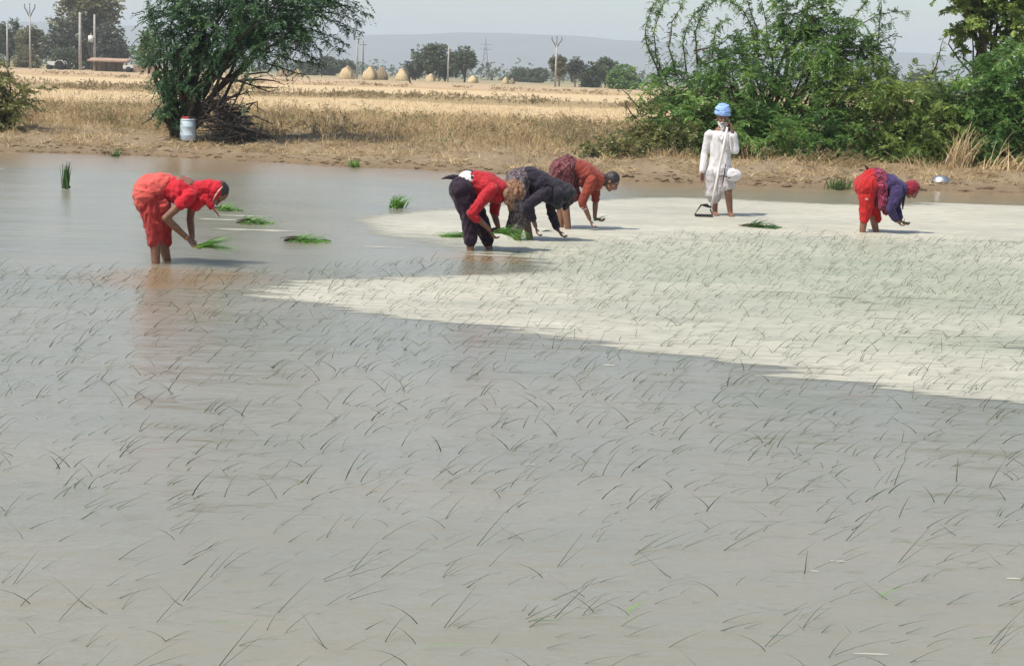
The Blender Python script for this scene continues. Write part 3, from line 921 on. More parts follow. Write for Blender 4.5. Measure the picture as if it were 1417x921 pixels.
# ------------------------------------------------------------------ people
class Flesh:
    """overlapping tapered capsules and ellipsoids, fused by voxel remeshing into one continuous skin"""
    def __init__(self):
        self.mb = MB()
    def cap(self, a, ra, b, rb, wide=1.0, wdir=(0, 1, 0), seg=14):
        a, b = Vector(a), Vector(b)
        ax = b - a
        ln = max(ax.length, 1e-5)
        ax = ax / ln if ln > 1e-4 else Vector((0, 0, 1))
        u = ax.orthogonal().normalized()
        w = ax.cross(u)
        wd = Vector(wdir).normalized()
        rings = []
        for i in range(5):
            t = -math.pi / 2 + (math.pi / 2) * i / 4
            rings.append((ra * math.sin(t), ra * math.cos(t)))
        for i in range(5):
            t = (math.pi / 2) * i / 4
            rings.append((ln + rb * math.sin(t), rb * math.cos(t)))
        vs, fs = [], []
        for (h, r) in rings:
            r = max(r, 1e-4)
            for k in range(seg):
                an = 2 * math.pi * k / seg
                off = (u * math.cos(an) + w * math.sin(an)) * r
                off = off + wd * (off.dot(wd) * (wide - 1))
                vs.append(a + ax * h + off)
        n = len(rings)
        for i in range(n - 1):
            for k in range(seg):
                k2 = (k + 1) % seg
                fs.append((i * seg + k, i * seg + k2, (i + 1) * seg + k2, (i + 1) * seg + k))
        fs.append(tuple(range(seg - 1, -1, -1)))
        fs.append(tuple((n - 1) * seg + k for k in range(seg)))
        self.mb.add(vs, fs)
        return self
    def chain(self, pts, rads, wide=1.0, wdir=(0, 1, 0)):
        for i in range(len(pts) - 1):
            self.cap(pts[i], rads[i], pts[i + 1], rads[i + 1], wide, wdir)
        return self
    def ell(self, c, axes):
        """axes: three scaled vectors"""
        c = Vector(c)
        vs, fs = [], []
        for i in range(11):
            la = -math.pi / 2 + math.pi * i / 10
            for j in range(16):
                lo = 2 * math.pi * j / 16
                q = (max(math.cos(la), 1e-3) * math.cos(lo), max(math.cos(la), 1e-3) * math.sin(lo), math.sin(la))
                vs.append(c + axes[0] * q[0] + axes[1] * q[1] + axes[2] * q[2])
        for i in range(10):
            for j in range(16):
                fs.append((i * 16 + j, i * 16 + (j + 1) % 16, (i + 1) * 16 + (j + 1) % 16, (i + 1) * 16 + j))
        fs.append(tuple(range(15, -1, -1)))
        fs.append(tuple(160 + k for k in range(16)))
        self.mb.add(vs, fs)
        return self
    def build(self, name, mat, parent, voxel=0.007, smooth=4, folds=None):
        me = bpy.data.meshes.new('tmp')
        me.from_pydata(self.mb.v, [], self.mb.f)
        import bmesh
        bm = bmesh.new()
        bm.from_mesh(me)
        bmesh.ops.recalc_face_normals(bm, faces=bm.faces)
        bm.to_mesh(me)
        bm.free()
        o = bpy.data.objects.new('tmp', me)
        COL.objects.link(o)
        md = o.modifiers.new('r', 'REMESH')
        md.mode = 'VOXEL'
        md.voxel_size = voxel
        md.use_smooth_shade = True
        sm = o.modifiers.new('s', 'SMOOTH')
        sm.factor = 0.5
        sm.iterations = smooth
        dg = bpy.context.evaluated_depsgraph_get()
        ev = o.evaluated_get(dg)
        m2 = bpy.data.meshes.new_from_object(ev)
        bpy.data.objects.remove(o)
        if folds:
            amp, sc, seed = folds[0] * 1.35, folds[1], folds[2]
            n = len(m2.vertices)
            co = np.empty(n * 3, dtype=np.float32)
            no = np.empty(n * 3, dtype=np.float32)
            m2.vertices.foreach_get('co', co)
            m2.vertex_normals.foreach_get('vector', no)
            co, no = co.reshape(-1, 3), no.reshape(-1, 3)
            dsp = np.empty(n, dtype=np.float32)
            s = Vector((seed, seed * 0.7, 0))
            for i in range(n):
                p = Vector(co[i])
                q = Vector((p.x * sc[0], p.y * sc[1], p.z * sc[2])) + s
                f = noise.noise(q + Vector((noise.noise(q * 0.5) * 1.2, 0, 0)))
                dsp[i] = amp * (1 - 2.2 * abs(f)) + amp * 0.4 * noise.noise(q * 2.3)
            co = co + no * dsp[:, None]
            m2.vertices.foreach_set('co', co.ravel())
        m2.materials.clear()
        m2.materials.append(mat)
        m2.polygons.foreach_set('use_smooth', [True] * len(m2.polygons))
        m2.update()
        m2.name = name
        return link_mesh(name, m2, parent)

def hand(B, wrist, d, pn, thumb, curl=0.5, s=1.0):
    """palm plus four bent fingers and a thumb; d finger direction, pn direction the fingers curl to, thumb side vector"""
    wrist, d = Vector(wrist), Vector(d).normalized()
    pn = Vector(pn)
    pn = (pn - d * pn.dot(d)).normalized()
    sd = d.cross(pn)
    if sd.dot(Vector(thumb)) < 0:
        sd = -sd
    k = wrist + d * 0.085 * s
    for j in range(4):
        o = (1.5 - j) * 0.019 * s
        B.cap(wrist + sd * o * 0.6, 0.013 * s, k + sd * o, 0.0115 * s)
    for j, ln in enumerate((0.068, 0.078, 0.072, 0.056)):
        o = (1.5 - j) * 0.0205 * s
        p = k + sd * o
        a = 0.0
        for seg, fr in enumerate((0.45, 0.32, 0.23)):
            a += curl * (0.6 if seg == 0 else 0.9) * (1 + 0.1 * j)
            q = p + (d * math.cos(a) + pn * math.sin(a) + sd * (1.5 - j) * 0.05) * ln * fr * s
            B.cap(p, 0.0092 * s - 0.0008 * seg, q, 0.0086 * s - 0.0009 * seg, seg=8)
            p = q
    t0 = wrist + d * 0.025 * s + sd * 0.026 * s
    t1 = t0 + (d * 0.55 + sd * 0.75 + pn * 0.25).normalized() * 0.038 * s
    t2 = t1 + (d * 0.85 + sd * 0.2 + pn * 0.5).normalized() * 0.034 * s
    B.cap(t0, 0.0135 * s, t1, 0.0105 * s, seg=8)
    B.cap(t1, 0.0105 * s, t2, 0.0082 * s, seg=8)

def head(B, c, f, u, neck, s=1.0):
    c, f = Vector(c), Vector(f).normalized()
    u = Vector(u)
    u = (u - f * u.dot(f)).normalized()
    l = f.cross(u)
    B.ell(c + u * 0.02 * s, (l * 0.073 * s, f * 0.092 * s, u * 0.098 * s))
    B.ell(c - u * 0.05 * s + f * 0.022 * s, (l * 0.052 * s, f * 0.06 * s, u * 0.062 * s))
    B.cap(c - u * 0.092 * s + f * 0.062 * s, 0.016 * s, c - u * 0.088 * s + f * 0.05 * s, 0.03 * s)
    B.cap(c + u * 0.012 * s + f * 0.088 * s, 0.010 * s, c - u * 0.026 * s + f * 0.106 * s, 0.0145 * s)
    for sg in (-1, 1):
        B.cap(c + u * 0.030 * s + f * 0.082 * s + l * sg * 0.016 * s, 0.010 * s, c + u * 0.028 * s + f * 0.07 * s + l * sg * 0.048 * s, 0.010 * s)
        B.ell(c - u * 0.005 * s - f * 0.008 * s + l * sg * 0.075 * s, (l * 0.009 * s, f * 0.02 * s, u * 0.03 * s))
        B.ell(c - u * 0.022 * s + f * 0.066 * s + l * sg * 0.036 * s, (l * 0.02 * s, f * 0.018 * s, u * 0.02 * s))
    B.cap(c - u * 0.05 * s + f * 0.088 * s - l * 0.018 * s, 0.010 * s, c - u * 0.05 * s + f * 0.088 * s + l * 0.018 * s, 0.010 * s)
    B.cap(neck, 0.052 * s, c - u * 0.04 * s - f * 0.02 * s, 0.05 * s)
    return c, f, u, l
def face_bits(parent, fr, s=1.0):
    c, f, u, l = fr
    for sg in (-1, 1):
        e = Flesh()
        e.ell(c + u * 0.014 * s + f * 0.083 * s + l * sg * 0.031 * s, (l * 0.014 * s, f * 0.008 * s, u * 0.0075 * s))
        e.mb.build('eye', M['eye'], parent)
    mo = Flesh()
    mo.cap(c - u * 0.05 * s + f * 0.093 * s - l * 0.018 * s, 0.0065 * s, c - u * 0.05 * s + f * 0.093 * s + l * 0.018 * s, 0.0065 * s)
    mo.mb.build('mouth', M['mouth'], parent)

def ring(name, c, ax, r, th, mat, parent):
    ax = Vector(ax).normalized()
    a = ax.orthogonal().normalized()
    b = ax.cross(a)
    mb = MB()
    mb.tube([Vector(c) + (a * math.cos(t) + b * math.sin(t)) * r for t in np.linspace(0, 2 * math.pi, 20)], th, 6)
    return mb.build(name, mat, parent)

class Figure:
    def __init__(self, px, py, label, z=0.0):
        self.p = on_plane(px, py, z)
        self.Y = self.p.y
        self.root = empty('person', (self.p.x, self.p.y, z), label, 'person')
        self.B = Flesh()
    def J(self, px, py, dy=0.0):
        return at(px, py, self.Y + dy)

def below(p, dz=-0.12, dx=0.0, dy=0.0):
    return Vector((p.x + dx, p.y + dy, dz))

# bodies bent over share this skeleton
def bent_body(F, hipc, kneeN, kneeF, footN, footF, waist, chest, neckb, shN, shF, elN, elF, wrN, wrF, headc, f, u, hdN, hdF, pn=(1, 0, -0.3), curl=0.7, hipw=0.1, skin='skin', s=1.0):
    B = F.B
    hN, hF = hipc + Vector((0, -hipw, 0)), hipc + Vector((0, hipw, 0))
    B.cap(hN, 0.105, hF, 0.105)
    for h, k, a in ((hN, kneeN, footN), (hF, kneeF, footF)):
        B.cap(h, 0.092, k, 0.058)
        calf = k.lerp(a, 0.33) + Vector((-0.015, 0, 0))
        ank = Vector((a.x, a.y, -0.07))
        B.cap(k, 0.055, calf, 0.056)
        B.cap(calf, 0.056, a, 0.043)
        B.cap(a, 0.043, ank, 0.038)
        B.cap(ank + Vector((-0.02, 0, -0.05)), 0.035, ank + Vector((0.14, 0, -0.06)), 0.028, 1.2)
    B.cap(hipc, 0.115, waist, 0.098, 1.3)
    B.cap(waist, 0.098, chest, 0.115, 1.3)
    B.cap(chest, 0.115, neckb, 0.07, 1.4)
    B.cap(shN, 0.052, shF, 0.052)
    for sh, el, wr, hd, sgn in ((shN, elN, wrN, hdN, -1), (shF, elF, wrF, hdF, 1)):
        B.cap(sh, 0.05, el, 0.037)
        B.cap(el, 0.038, el.lerp(wr, 0.4), 0.037)
        B.cap(el.lerp(wr, 0.4), 0.037, wr, 0.025)
        hand(B, wr, hd, pn, (1, -sgn * 0.3, 0.3), curl, s)
    F.fr = head(B, headc, f, u, neckb, s)
    F.body = B.build('body', M[skin], F.root, 0.0052, 3)
    face_bits(F.root, F.fr, s)
    return F

def hair_cap(F, s=1.0, mat='hair', bun=True, name='hair'):
    c, f, u, l = F.fr
    h = Flesh()
    h.ell(c + u * 0.034 * s - f * 0.020 * s, (l * 0.083 * s, f * 0.098 * s, u * 0.098 * s))
    h.ell(c - f * 0.055 * s - u * 0.03 * s, (l * 0.07 * s, f * 0.052 * s, u * 0.075 * s))
    if bun:
        h.ell(c - f * 0.115 * s - u * 0.02 * s, (l * 0.042 * s, f * 0.04 * s, u * 0.042 * s))
    return h.build(name, M[mat], F.root, 0.006, 3, (0.002, (60, 60, 60), 3))

# ---- woman 1: coral sari, left
F1 = Figure(222, 363, 'woman in a coral red sari bending alone at the left with seedlings in hand')
J = F1.J
hipc = J(210, 270)
bent_body(F1, hipc, J(217, 316, -0.1), J(225, 318, 0.1), J(215.5, 361, -0.1), J(231, 360, 0.1), J(232, 260), J(254, 264), J(276, 264),
          J(262, 272, -0.16), J(268, 269, 0.16), J(229, 302, -0.22), J(263, 303, 0.2), J(260, 330, -0.1), J(266, 329, 0.06),
          J(300, 267), (0.28, -0.12, -1), (1, 0, 0.3), (0.6, 0.1, -0.8), (0.4, -0.1, -0.9))
c, f, u, l = F1.fr
sk = Flesh()
hN, hF = hipc + Vector((0, -0.1, 0)), hipc + Vector((0, 0.1, 0))
sk.cap(hN, 0.142, hF, 0.142)
sk.cap(hN, 0.14, J(215, 312, -0.1), 0.098).cap(hF, 0.14, J(224, 314, 0.1), 0.095)
sk.cap(J(215, 312, -0.1), 0.098, J(214, 335, -0.1), 0.060).cap(J(224, 314, 0.1), 0.095, J(229, 334, 0.1), 0.055)
sk.cap(hipc, 0.15, J(219, 308, 0), 0.09)
sk.build('sari_skirt', M['coral_dark'], F1.root, 0.007, 4, (0.013, (17, 17, 6), 1))
dr = Flesh()
dr.cap(hN + Vector((-0.01, 0, 0.02)), 0.148, hF + Vector((-0.01, 0, 0.02)), 0.148)
dr.cap(J(209, 263, 0), 0.150, J(226, 256, 0), 0.120, 1.3)
dr.cap(J(203, 278, -0.1), 0.118, J(222, 284, -0.12), 0.075)
dr.build('sari_drape', M['coral'], F1.root, 0.007, 4, (0.012, (10, 8, 14), 5))
bl = Flesh()
bl.cap(J(232, 261), 0.116, J(252, 264), 0.138, 1.25).cap(J(252, 264), 0.138, J(272, 266), 0.088, 1.5)
bl.cap(J(252, 273), 0.10, J(272, 278), 0.075, 1.5)
bl.cap(J(262, 271, -0.16), 0.068, J(250, 282, -0.185), 0.058).cap(J(268, 269, 0.16), 0.068, J(267, 284, 0.17), 0.058)
bl.build('blouse', M['scarlet'], F1.root, 0.007, 4, (0.007, (13, 13, 13), 9))
bp = Flesh()
bp.cap(J(250, 250.5), 0.055, J(264, 255.5), 0.055, 2.4)
bp.build('bare_back', M['skin'], F1.root, 0.007, 3)
sc = Flesh()
nn = (f * 0.75 + u * 0.66).normalized()
sc.ell(c - nn * 0.026 + u * 0.012, (l * 0.106, nn * 0.088, nn.cross(l) * 0.108))
sc.cap(c - f * 0.06 - u * 0.05, 0.085, J(273, 261), 0.075, 1.3)
sc.cap(J(281, 275), 0.06, J(270, 285), 0.05, 2.0)
sc.cap(J(285, 272, -0.05), 0.05, J(292, 285, -0.06), 0.03)
hs = sc.build('headscarf', M['scarlet'], F1.root, 0.007, 4, (0.007, (14, 14, 14), 2))
bd = MB()
e0 = c + nn * 0.018 + u * 0.008
bd.tube([e0 + l * (0.100 * math.cos(t)) + nn.cross(l) * (0.100 * math.sin(t)) for t in np.linspace(0, 2 * math.pi, 30)], 0.0085, 6)
bd.build('scarf_border', M['pale_border'], hs)
F1h = hair_cap(F1, 0.97, bun=False)
tl = MB()
tl.tube([J(291, 281, -0.07), J(295, 288, -0.08), J(300, 295, -0.08), J(304, 300, -0.08)], [0.012, 0.010, 0.007, 0.004], 7)
tl.build('scarf_end', M['maroonscarf'], hs)
ring('bangle', J(258.5, 328.5, -0.105), (0.55, 0.1, -0.6), 0.031, 0.006, M['bangle'], F1.root)
hb = J(276, 343, -0.12)
bundle(hb, 0.38, 0.0, 1.32, 110, 'fresh green seedling bundle held just above the water by the coral dressed woman', fan=0.30, curl=0.35, thick_=0.028, roots=False)

# ---- woman 2: red blouse, dark trousers
F2 = Figure(665, 346, 'woman in red blouse, white waistband and dark purple trousers bending beside two others')
J = F2.J
hipc = J(640, 262)
bent_body(F2, hipc, J(652, 303, -0.1), J(665, 304, 0.1), J(651, 344, -0.1), J(677, 343, 0.1), J(655, 250), J(676, 254), J(694, 258),
          J(680, 262, -0.17), J(686, 258, 0.17), J(653, 295, -0.22), J(684, 297, 0.2), J(678, 318, -0.12), J(690, 316, 0.05),
          J(707, 268), (0.45, -0.25, -0.9), (0.85, 0, 0.5), (0.5, 0.1, -0.85), (0.7, -0.1, -0.6))
c, f, u, l = F2.fr
hN, hF = hipc + Vector((0, -0.1, 0)), hipc + Vector((0, 0.1, 0))
sk = Flesh()
sk.cap(hN, 0.140, hF, 0.140).cap(hipc, 0.14, J(651, 250), 0.112, 1.25)
sk.cap(hN, 0.135, J(650, 302, -0.1), 0.088).cap(hF, 0.135, J(664, 302, 0.1), 0.088)
sk.cap(J(650, 302, -0.1), 0.088, J(651, 333, -0.1), 0.064).cap(J(664, 302, 0.1), 0.088, J(675, 333, 0.1), 0.062)
tp = sk.build('trousers', M['aubergine'], F2.root, 0.007, 4, (0.011, (15, 15, 7), 4))
wb = Flesh()
wb.cap(J(648, 250.5), 0.124, J(652, 250), 0.120, 1.27)
wb.build('waistband', M['white_cloth'], tp, 0.007, 3)
bl = Flesh()
bl.cap(J(656, 251), 0.122, J(674, 255), 0.136, 1.28).cap(J(674, 255), 0.136, J(692, 259), 0.085, 1.5)
bl.cap(J(668, 266), 0.10, J(690, 272), 0.075, 1.5)
bl.cap(J(680, 262, -0.17), 0.070, J(653, 295, -0.22), 0.052).cap(J(653, 295, -0.22), 0.052, J(659, 302, -0.2), 0.046)
bl.cap(J(686, 258, 0.17), 0.070, J(685, 294, 0.2), 0.054)
bl.build('blouse', M['red_blouse'], F2.root, 0.007, 4, (0.008, (13, 13, 13), 11))
sc = Flesh()
sc.ell(c + u * 0.016 - f * 0.008 + Vector((0.015, 0, 0.01)), (l * 0.112, f * 0.132, u * 0.135))
sc.cap(J(696, 258), 0.07, c - f * 0.03, 0.085, 1.15)
sc.cap(J(703, 268, -0.08), 0.06, J(707, 284, -0.07), 0.05, 1.3)
hs = sc.build('headscarf', M['print_scarf'], F2.root, 0.007, 4, (0.010, (15, 15, 9), 6))
st_ = Flesh()
st_.cap(J(711, 272, 0.0), 0.075, J(714, 296, 0.03), 0.06, 1.3).cap(J(714, 296, 0.03), 0.06, J(704, 314, 0.06), 0.022, 1.2)
st_.build('scarf_tail', M['print_grey'], hs, 0.007, 4, (0.014, (17, 17, 6), 8))
pe = MB()
pe.tube([J(634, 247, 0.1), J(627, 245, 0.12), J(619, 245.5, 0.13), J(611, 247.5, 0.14)], [0.04, 0.032, 0.018, 0.005], 8)
pe.build('cloth_end', M['aubergine'], tp)
bundle(J(687, 323, -0.10), 0.38, -0.05, 1.36, 170, 'dark green seedling bundle in the hand of the woman in the red blouse', fan=0.5, curl=0.6, thick_=0.04, mat='bundle', roots=True)

# ---- woman 3: dark clothes, middle of the three
F3 = Figure(735, 332, 'woman in dark indigo shirt and charcoal headscarf bending between the two other planters')
J = F3.J
hipc = J(716, 252)
bent_body(F3, hipc, J(718, 296, -0.1), J(728, 294, 0.1), J(716, 331, -0.1), J(733, 329, 0.1), J(731, 243), J(752, 254), J(768, 260),
          J(755, 266, -0.16), J(764, 258, 0.17), J(731, 283, -0.2), J(762, 291, 0.15), J(741, 313, -0.12), J(772, 318, 0.1),
          J(783, 269), (0.6, -0.2, -0.8), (0.8, 0, 0.6), (0.25, 0.0, -0.95), (0.6, -0.1, -0.8), skin='skin_dark')
c, f, u, l = F3.fr
hN, hF = hipc + Vector((0, -0.1, 0)), hipc + Vector((0, 0.1, 0))
sk = Flesh()
sk.cap(hN, 0.142, hF, 0.142).cap(hipc, 0.14, J(722, 246), 0.122, 1.25)
sk.cap(hN, 0.135, J(717, 300, -0.1), 0.095).cap(hF, 0.135, J(727, 298, 0.1), 0.092).cap(hipc, 0.14, J(722, 302), 0.09)
sk.cap(J(717, 300, -0.1), 0.095, J(716, 316, -0.1), 0.07)
sk.build('skirt', M['print_grey'], F3.root, 0.007, 4, (0.012, (15, 15, 6), 14))
bl = Flesh()
bl.cap(J(732, 244), 0.118, J(750, 254), 0.138, 1.28).cap(J(750, 254), 0.138, J(768, 262), 0.09, 1.5)
bl.cap(J(744, 264), 0.09, J(766, 274), 0.08, 1.5)
bl.cap(J(755, 266, -0.16), 0.072, J(731, 283, -0.2), 0.058).cap(J(731, 283, -0.2), 0.058, J(737, 302, -0.15), 0.042)
bl.cap(J(764, 258, 0.17), 0.072, J(762, 291, 0.15), 0.056).cap(J(762, 291, 0.15), 0.056, J(770, 313, 0.1), 0.042)
bl.build('shirt', M['indigo'], F3.root, 0.007, 4, (0.008, (13, 13, 13), 17))
sc = Flesh()
sc.ell(c + u * 0.01 - f * 0.018, (l * 0.105, f * 0.115, u * 0.118))
sc.cap(J(768, 258), 0.10, c, 0.095, 1.2)
sc.cap(J(770, 266, -0.08), 0.075, J(772, 283, -0.06), 0.05, 1.3)
sc.cap(J(788, 276, 0.02), 0.05, J(782, 287, 0.03), 0.03, 1.2)
sc.build('headscarf', M['charcoal'], F3.root, 0.007, 4, (0.009, (14, 14, 10), 21))
bundle(J(751, 321, 0.0), 0.16, 0.0, 1.5, 26, 'short dark seedling strands pulled between the hands of the woman in dark indigo', fan=0.2, curl=0.1, thick_=0.012, mat='bundle_dark', roots=False)

# ---- woman 4: rust shirt, bare head
F4 = Figure(785, 316, 'bareheaded woman in rust orange shirt and maroon skirt, farthest of the three close planters')
J = F4.J
hipc = J(777, 236)
bent_body(F4, hipc, J(783, 276, -0.1), J(778, 276, 0.12), J(786, 314, -0.1), J(776, 312, 0.12), J(793, 232), J(812, 238), J(829, 246),
          J(818, 250, -0.17), J(824, 242, 0.17), J(806, 279, -0.2), J(824, 277, 0.18), J(816, 303, -0.14), J(823, 301, 0.1),
          J(846, 252), (0.75, -0.25, -0.62), (0.65, 0, 0.75), (0.35, 0.0, -0.9), (0.9, 0.0, -0.45))
c, f, u, l = F4.fr
hN, hF = hipc + Vector((0, -0.1, 0)), hipc + Vector((0, 0.1, 0))
sk = Flesh()
sk.cap(hN, 0.150, hF, 0.150).cap(hipc, 0.15, J(789, 231), 0.120, 1.25)
sk.cap(hN, 0.14, J(786, 272, -0.1), 0.10).cap(hF, 0.14, J(782, 272, 0.12), 0.095).cap(hipc, 0.14, J(792, 268), 0.1)
sk.cap(J(780, 228), 0.10, J(787, 221), 0.06, 1.4)
sk.build('skirt', M['maroon'], F4.root, 0.007, 4, (0.014, (13, 13, 6), 24))
bl = Flesh()
bl.cap(J(801, 233), 0.118, J(812, 240), 0.136, 1.28).cap(J(812, 240), 0.136, J(829, 248), 0.088, 1.5)
bl.cap(J(808, 250), 0.09, J(826, 256), 0.07, 1.5)
bl.cap(J(818, 250, -0.17), 0.07, J(806, 279, -0.2), 0.050).cap(J(806, 279, -0.2), 0.050, J(807, 284, -0.19), 0.046)
bl.cap(J(824, 242, 0.17), 0.07, J(824, 276, 0.18), 0.050)
bl.build('shirt', M['rust'], F4.root, 0.007, 4, (0.007, (13, 13, 13), 27))
hair_cap(F4, 1.05)
for k in range(2):
    ring('bangle', J(808 + k * 1.2, 286 + k * 2.6, -0.185), (0.35, 0.1, -0.9), 0.040, 0.006, M['glass_bangle'], F4.root)
bundle(J(822, 306, 0.02), 0.22, 0.0, 1.25, 16, 'few thin dark seedlings held by the woman in the rust orange shirt', fan=0.35, curl=0.25, thick_=0.01, mat='bundle_dark', roots=False)

# ---- woman 5: red trousers, violet shirt, right
F5 = Figure(1203, 321, 'woman in bright red trousers and violet shirt bending alone at the right')
J = F5.J
hipc = J(1199, 257)
bent_body(F5, hipc, J(1200, 288, -0.1), J(1208, 288, 0.1), J(1193.5, 319.5, -0.1), J(1212, 319, 0.1), J(1215, 249), J(1232, 254), J(1247, 259),
          J(1241, 264, -0.17), J(1245, 258, 0.17), J(1232, 289, -0.2), J(1240, 286, 0.18), J(1241, 306, -0.13), J(1246, 305, 0.08),
          J(1262, 263), (0.62, -0.25, -0.75), (0.75, 0, 0.65), (0.75, 0.0, -0.6), (0.8, 0.0, -0.55), s=0.97)
c, f, u, l = F5.fr
hN, hF = hipc + Vector((0, -0.1, 0)), hipc + Vector((0, 0.1, 0))
sk = Flesh()
sk.cap(hN, 0.148, hF, 0.148).cap(hipc, 0.15, J(1209, 250), 0.125, 1.25)
sk.cap(J(1203, 248), 0.11, J(1205, 244), 0.10, 1.3)
sk.cap(hN, 0.14, J(1199, 285, -0.1), 0.092).cap(hF, 0.14, J(1209, 285, 0.1), 0.09)
sk.cap(J(1199, 285, -0.1), 0.092, J(1196, 303, -0.1), 0.062).cap(J(1209, 285, 0.1), 0.09, J(1213, 302, 0.1), 0.058)
tp = sk.build('trousers', M['redpants'], F5.root, 0.007, 4, (0.013, (15, 15, 6), 31))
kn = MB()
kn.tube([J(1203, 238, 0), J(1200, 233, -0.02), J(1197, 228.5, -0.03)], [0.03, 0.02, 0.008], 6)
kn.build('waist_knot', M['charcoal'], tp)
pt = Flesh()
pt.ell(J(1200, 274, -0.203), (Vector((0.035, 0, 0)), Vector((0, 0.02, 0)), Vector((0, 0, 0.035))))
pt.mb.build('pale_patch', M['pale_border'], tp)
bl = Flesh()
bl.cap(J(1217, 250), 0.114, J(1232, 255), 0.132, 1.28).cap(J(1232, 255), 0.132, J(1247, 260), 0.085, 1.5)
bl.cap(J(1230, 264), 0.09, J(1244, 268), 0.07, 1.5)
bl.cap(J(1241, 264, -0.17), 0.074, J(1232, 289, -0.2), 0.060).cap(J(1232, 289, -0.2), 0.060, J(1239, 303, -0.14), 0.040)
bl.cap(J(1245, 258, 0.17), 0.072, J(1240, 286, 0.18), 0.056).cap(J(1240, 286, 0.18), 0.056, J(1245, 302, 0.09), 0.04)
bl.build('shirt', M['violet'], F5.root, 0.007, 4, (0.008, (13, 13, 13), 37))
sw = Flesh()
sw.cap(J(1214, 246), 0.128, J(1218, 252), 0.128, 1.3)
sw.cap(J(1219, 258, -0.12), 0.085, J(1221, 284, -0.14), 0.065, 1.2).cap(J(1221, 284, -0.14), 0.065, J(1226, 294, -0.13), 0.03)
sw.build('shawl', M['magenta'], F5.root, 0.007, 4, (0.012, (18, 18, 7), 41))
sc = Flesh()
sc.ell(c + u * 0.016 - f * 0.024, (l * 0.098, f * 0.105, u * 0.108))
sc.cap(c - f * 0.05 - u * 0.03, 0.07, J(1251, 258), 0.05, 1.2)
hs = sc.build('headscarf', M['maroonscarf'], F5.root, 0.007, 4, (0.007, (15, 15, 15), 43))
tl = MB()
tl.tube([J(1252, 266, -0.06), J(1250.5, 275, -0.07), J(1249.5, 283, -0.07), J(1249, 290, -0.07)], [0.022, 0.02, 0.016, 0.006], 6)
tl.build('scarf_end', M['charcoal'], hs)
bundle(J(1251, 311, 0.0), 0.14, 0.0, 1.2, 14, 'few pale seedlings in the hands of the woman in red trousers', fan=0.6, curl=0.2, thick_=0.01, mat='bundle_dark', roots=False)

# ---- man in white
FM = Figure(999, 298, 'old man in white tunic and light blue turban standing with a phone at his ear')
J = FM.J
B = FM.B
hc = J(996, 238)
hL, hR = J(987.5, 241), J(1004.5, 241)
kL, kR = J(988.5, 268, -0.02), J(1008, 266, -0.07)
aL, aR = J(989.5, 293, 0.03), J(1010.5, 294.5, -0.02)
B.cap(hL, 0.10, hR, 0.10)
for h, k, a in ((hL, kL, aL), (hR, kR, aR)):
    B.cap(h, 0.088, k, 0.056).cap(k, 0.054, k.lerp(a, 0.35) + Vector((0, 0.015, 0)), 0.054).cap(k.lerp(a, 0.35) + Vector((0, 0.015, 0)), 0.054, a, 0.038)
    B.cap(a + Vector((0, 0.03, -0.02)), 0.036, Vector((a.x + 0.01, a.y - 0.15, 0.02)), 0.026, 1.25, (1, 0, 0))
    for t in range(5):
        B.cap(Vector((a.x - 0.03 + t * 0.016, a.y - 0.15, 0.018)), 0.012, Vector((a.x - 0.034 + t * 0.018, a.y - 0.20 + 0.006 * abs(t - 1), 0.012)), 0.010)
X = (1, 0, 0)
B.cap(hc, 0.115, J(997, 212), 0.11, 1.3, X).cap(J(997, 212), 0.11, J(997.5, 192), 0.115, 1.35, X).cap(J(997.5, 192), 0.11, J(998, 181), 0.065, 1.5, X)
sL, sR = J(981.5, 186), J(1014, 187)
eL, eR = J(975.5, 213, 0.03), J(1017, 207.5, -0.14)
wL, wR = J(971.5, 239, -0.05), J(1013.5, 181.5, -0.17)
B.cap(sL, 0.052, sR, 0.052)
for sh, el, wr in ((sL, eL, wL), (sR, eR, wR)):
    B.cap(sh, 0.052, el, 0.039).cap(el, 0.039, wr, 0.026)
hand(B, wL, (0.05, -0.1, -1), (0.6, -0.7, 0), (0.3, -1, 0), 0.35)
hand(B, wR, (-0.30, 0.35, 0.9), (-1, -0.2, 0), (0, -1, 0.3), 0.75)
FM.fr = head(B, J(999.5, 164), (0.06, -1, -0.12), (0, -0.1, 1), J(998.5, 180), 1.0)
B.build('body', M['skin'], FM.root, 0.0052, 3)
face_bits(FM.root, FM.fr)
c, f, u, l = FM.fr
bd = Flesh()
bd.cap(c - u * 0.088 + f * 0.058, 0.036, c - u * 0.150 + f * 0.080, 0.020, 1.25, l)
bd.cap(c - u * 0.13 + f * 0.072, 0.022, c - u * 0.175 + f * 0.085, 0.009, 1.2, l)
for sg in (-1, 1):
    bd.cap(c - u * 0.055 + f * 0.022 + l * sg * 0.060, 0.011, c - u * 0.088 + f * 0.05 + l * sg * 0.036, 0.024)
    bd.cap(c - u * 0.043 + f * 0.100, 0.007, c - u * 0.058 + f * 0.088 + l * sg * 0.036, 0.0075)
bd.build('beard', M['beard'], FM.root, 0.004, 1, (0.005, (60, 60, 22), 3))
tb = Flesh()
tb.ell(c + u * 0.118 - f * 0.022, (l * 0.104, f * 0.106, u * 0.105))
for k in range(7):
    zc = 0.064 + k * 0.022
    rr = 0.106 * math.sqrt(max(0.10, 1 - ((zc - 0.085) / 0.128) ** 2))
    tl_ = 0.5 * math.sin(k * 2.1 + 0.6)
    pts = [c + u * (zc + tl_ * rr * 0.35 * math.cos(t)) - f * 0.012 + l * rr * math.cos(t) + f * rr * 1.08 * math.sin(t) for t in np.linspace(0, 2 * math.pi, 18)]
    tb.chain(pts, [0.014] * 18)
tb.build('turban', M['turban'], FM.root, 0.006, 1, (0.004, (16, 16, 26), 2))
ku = Flesh()
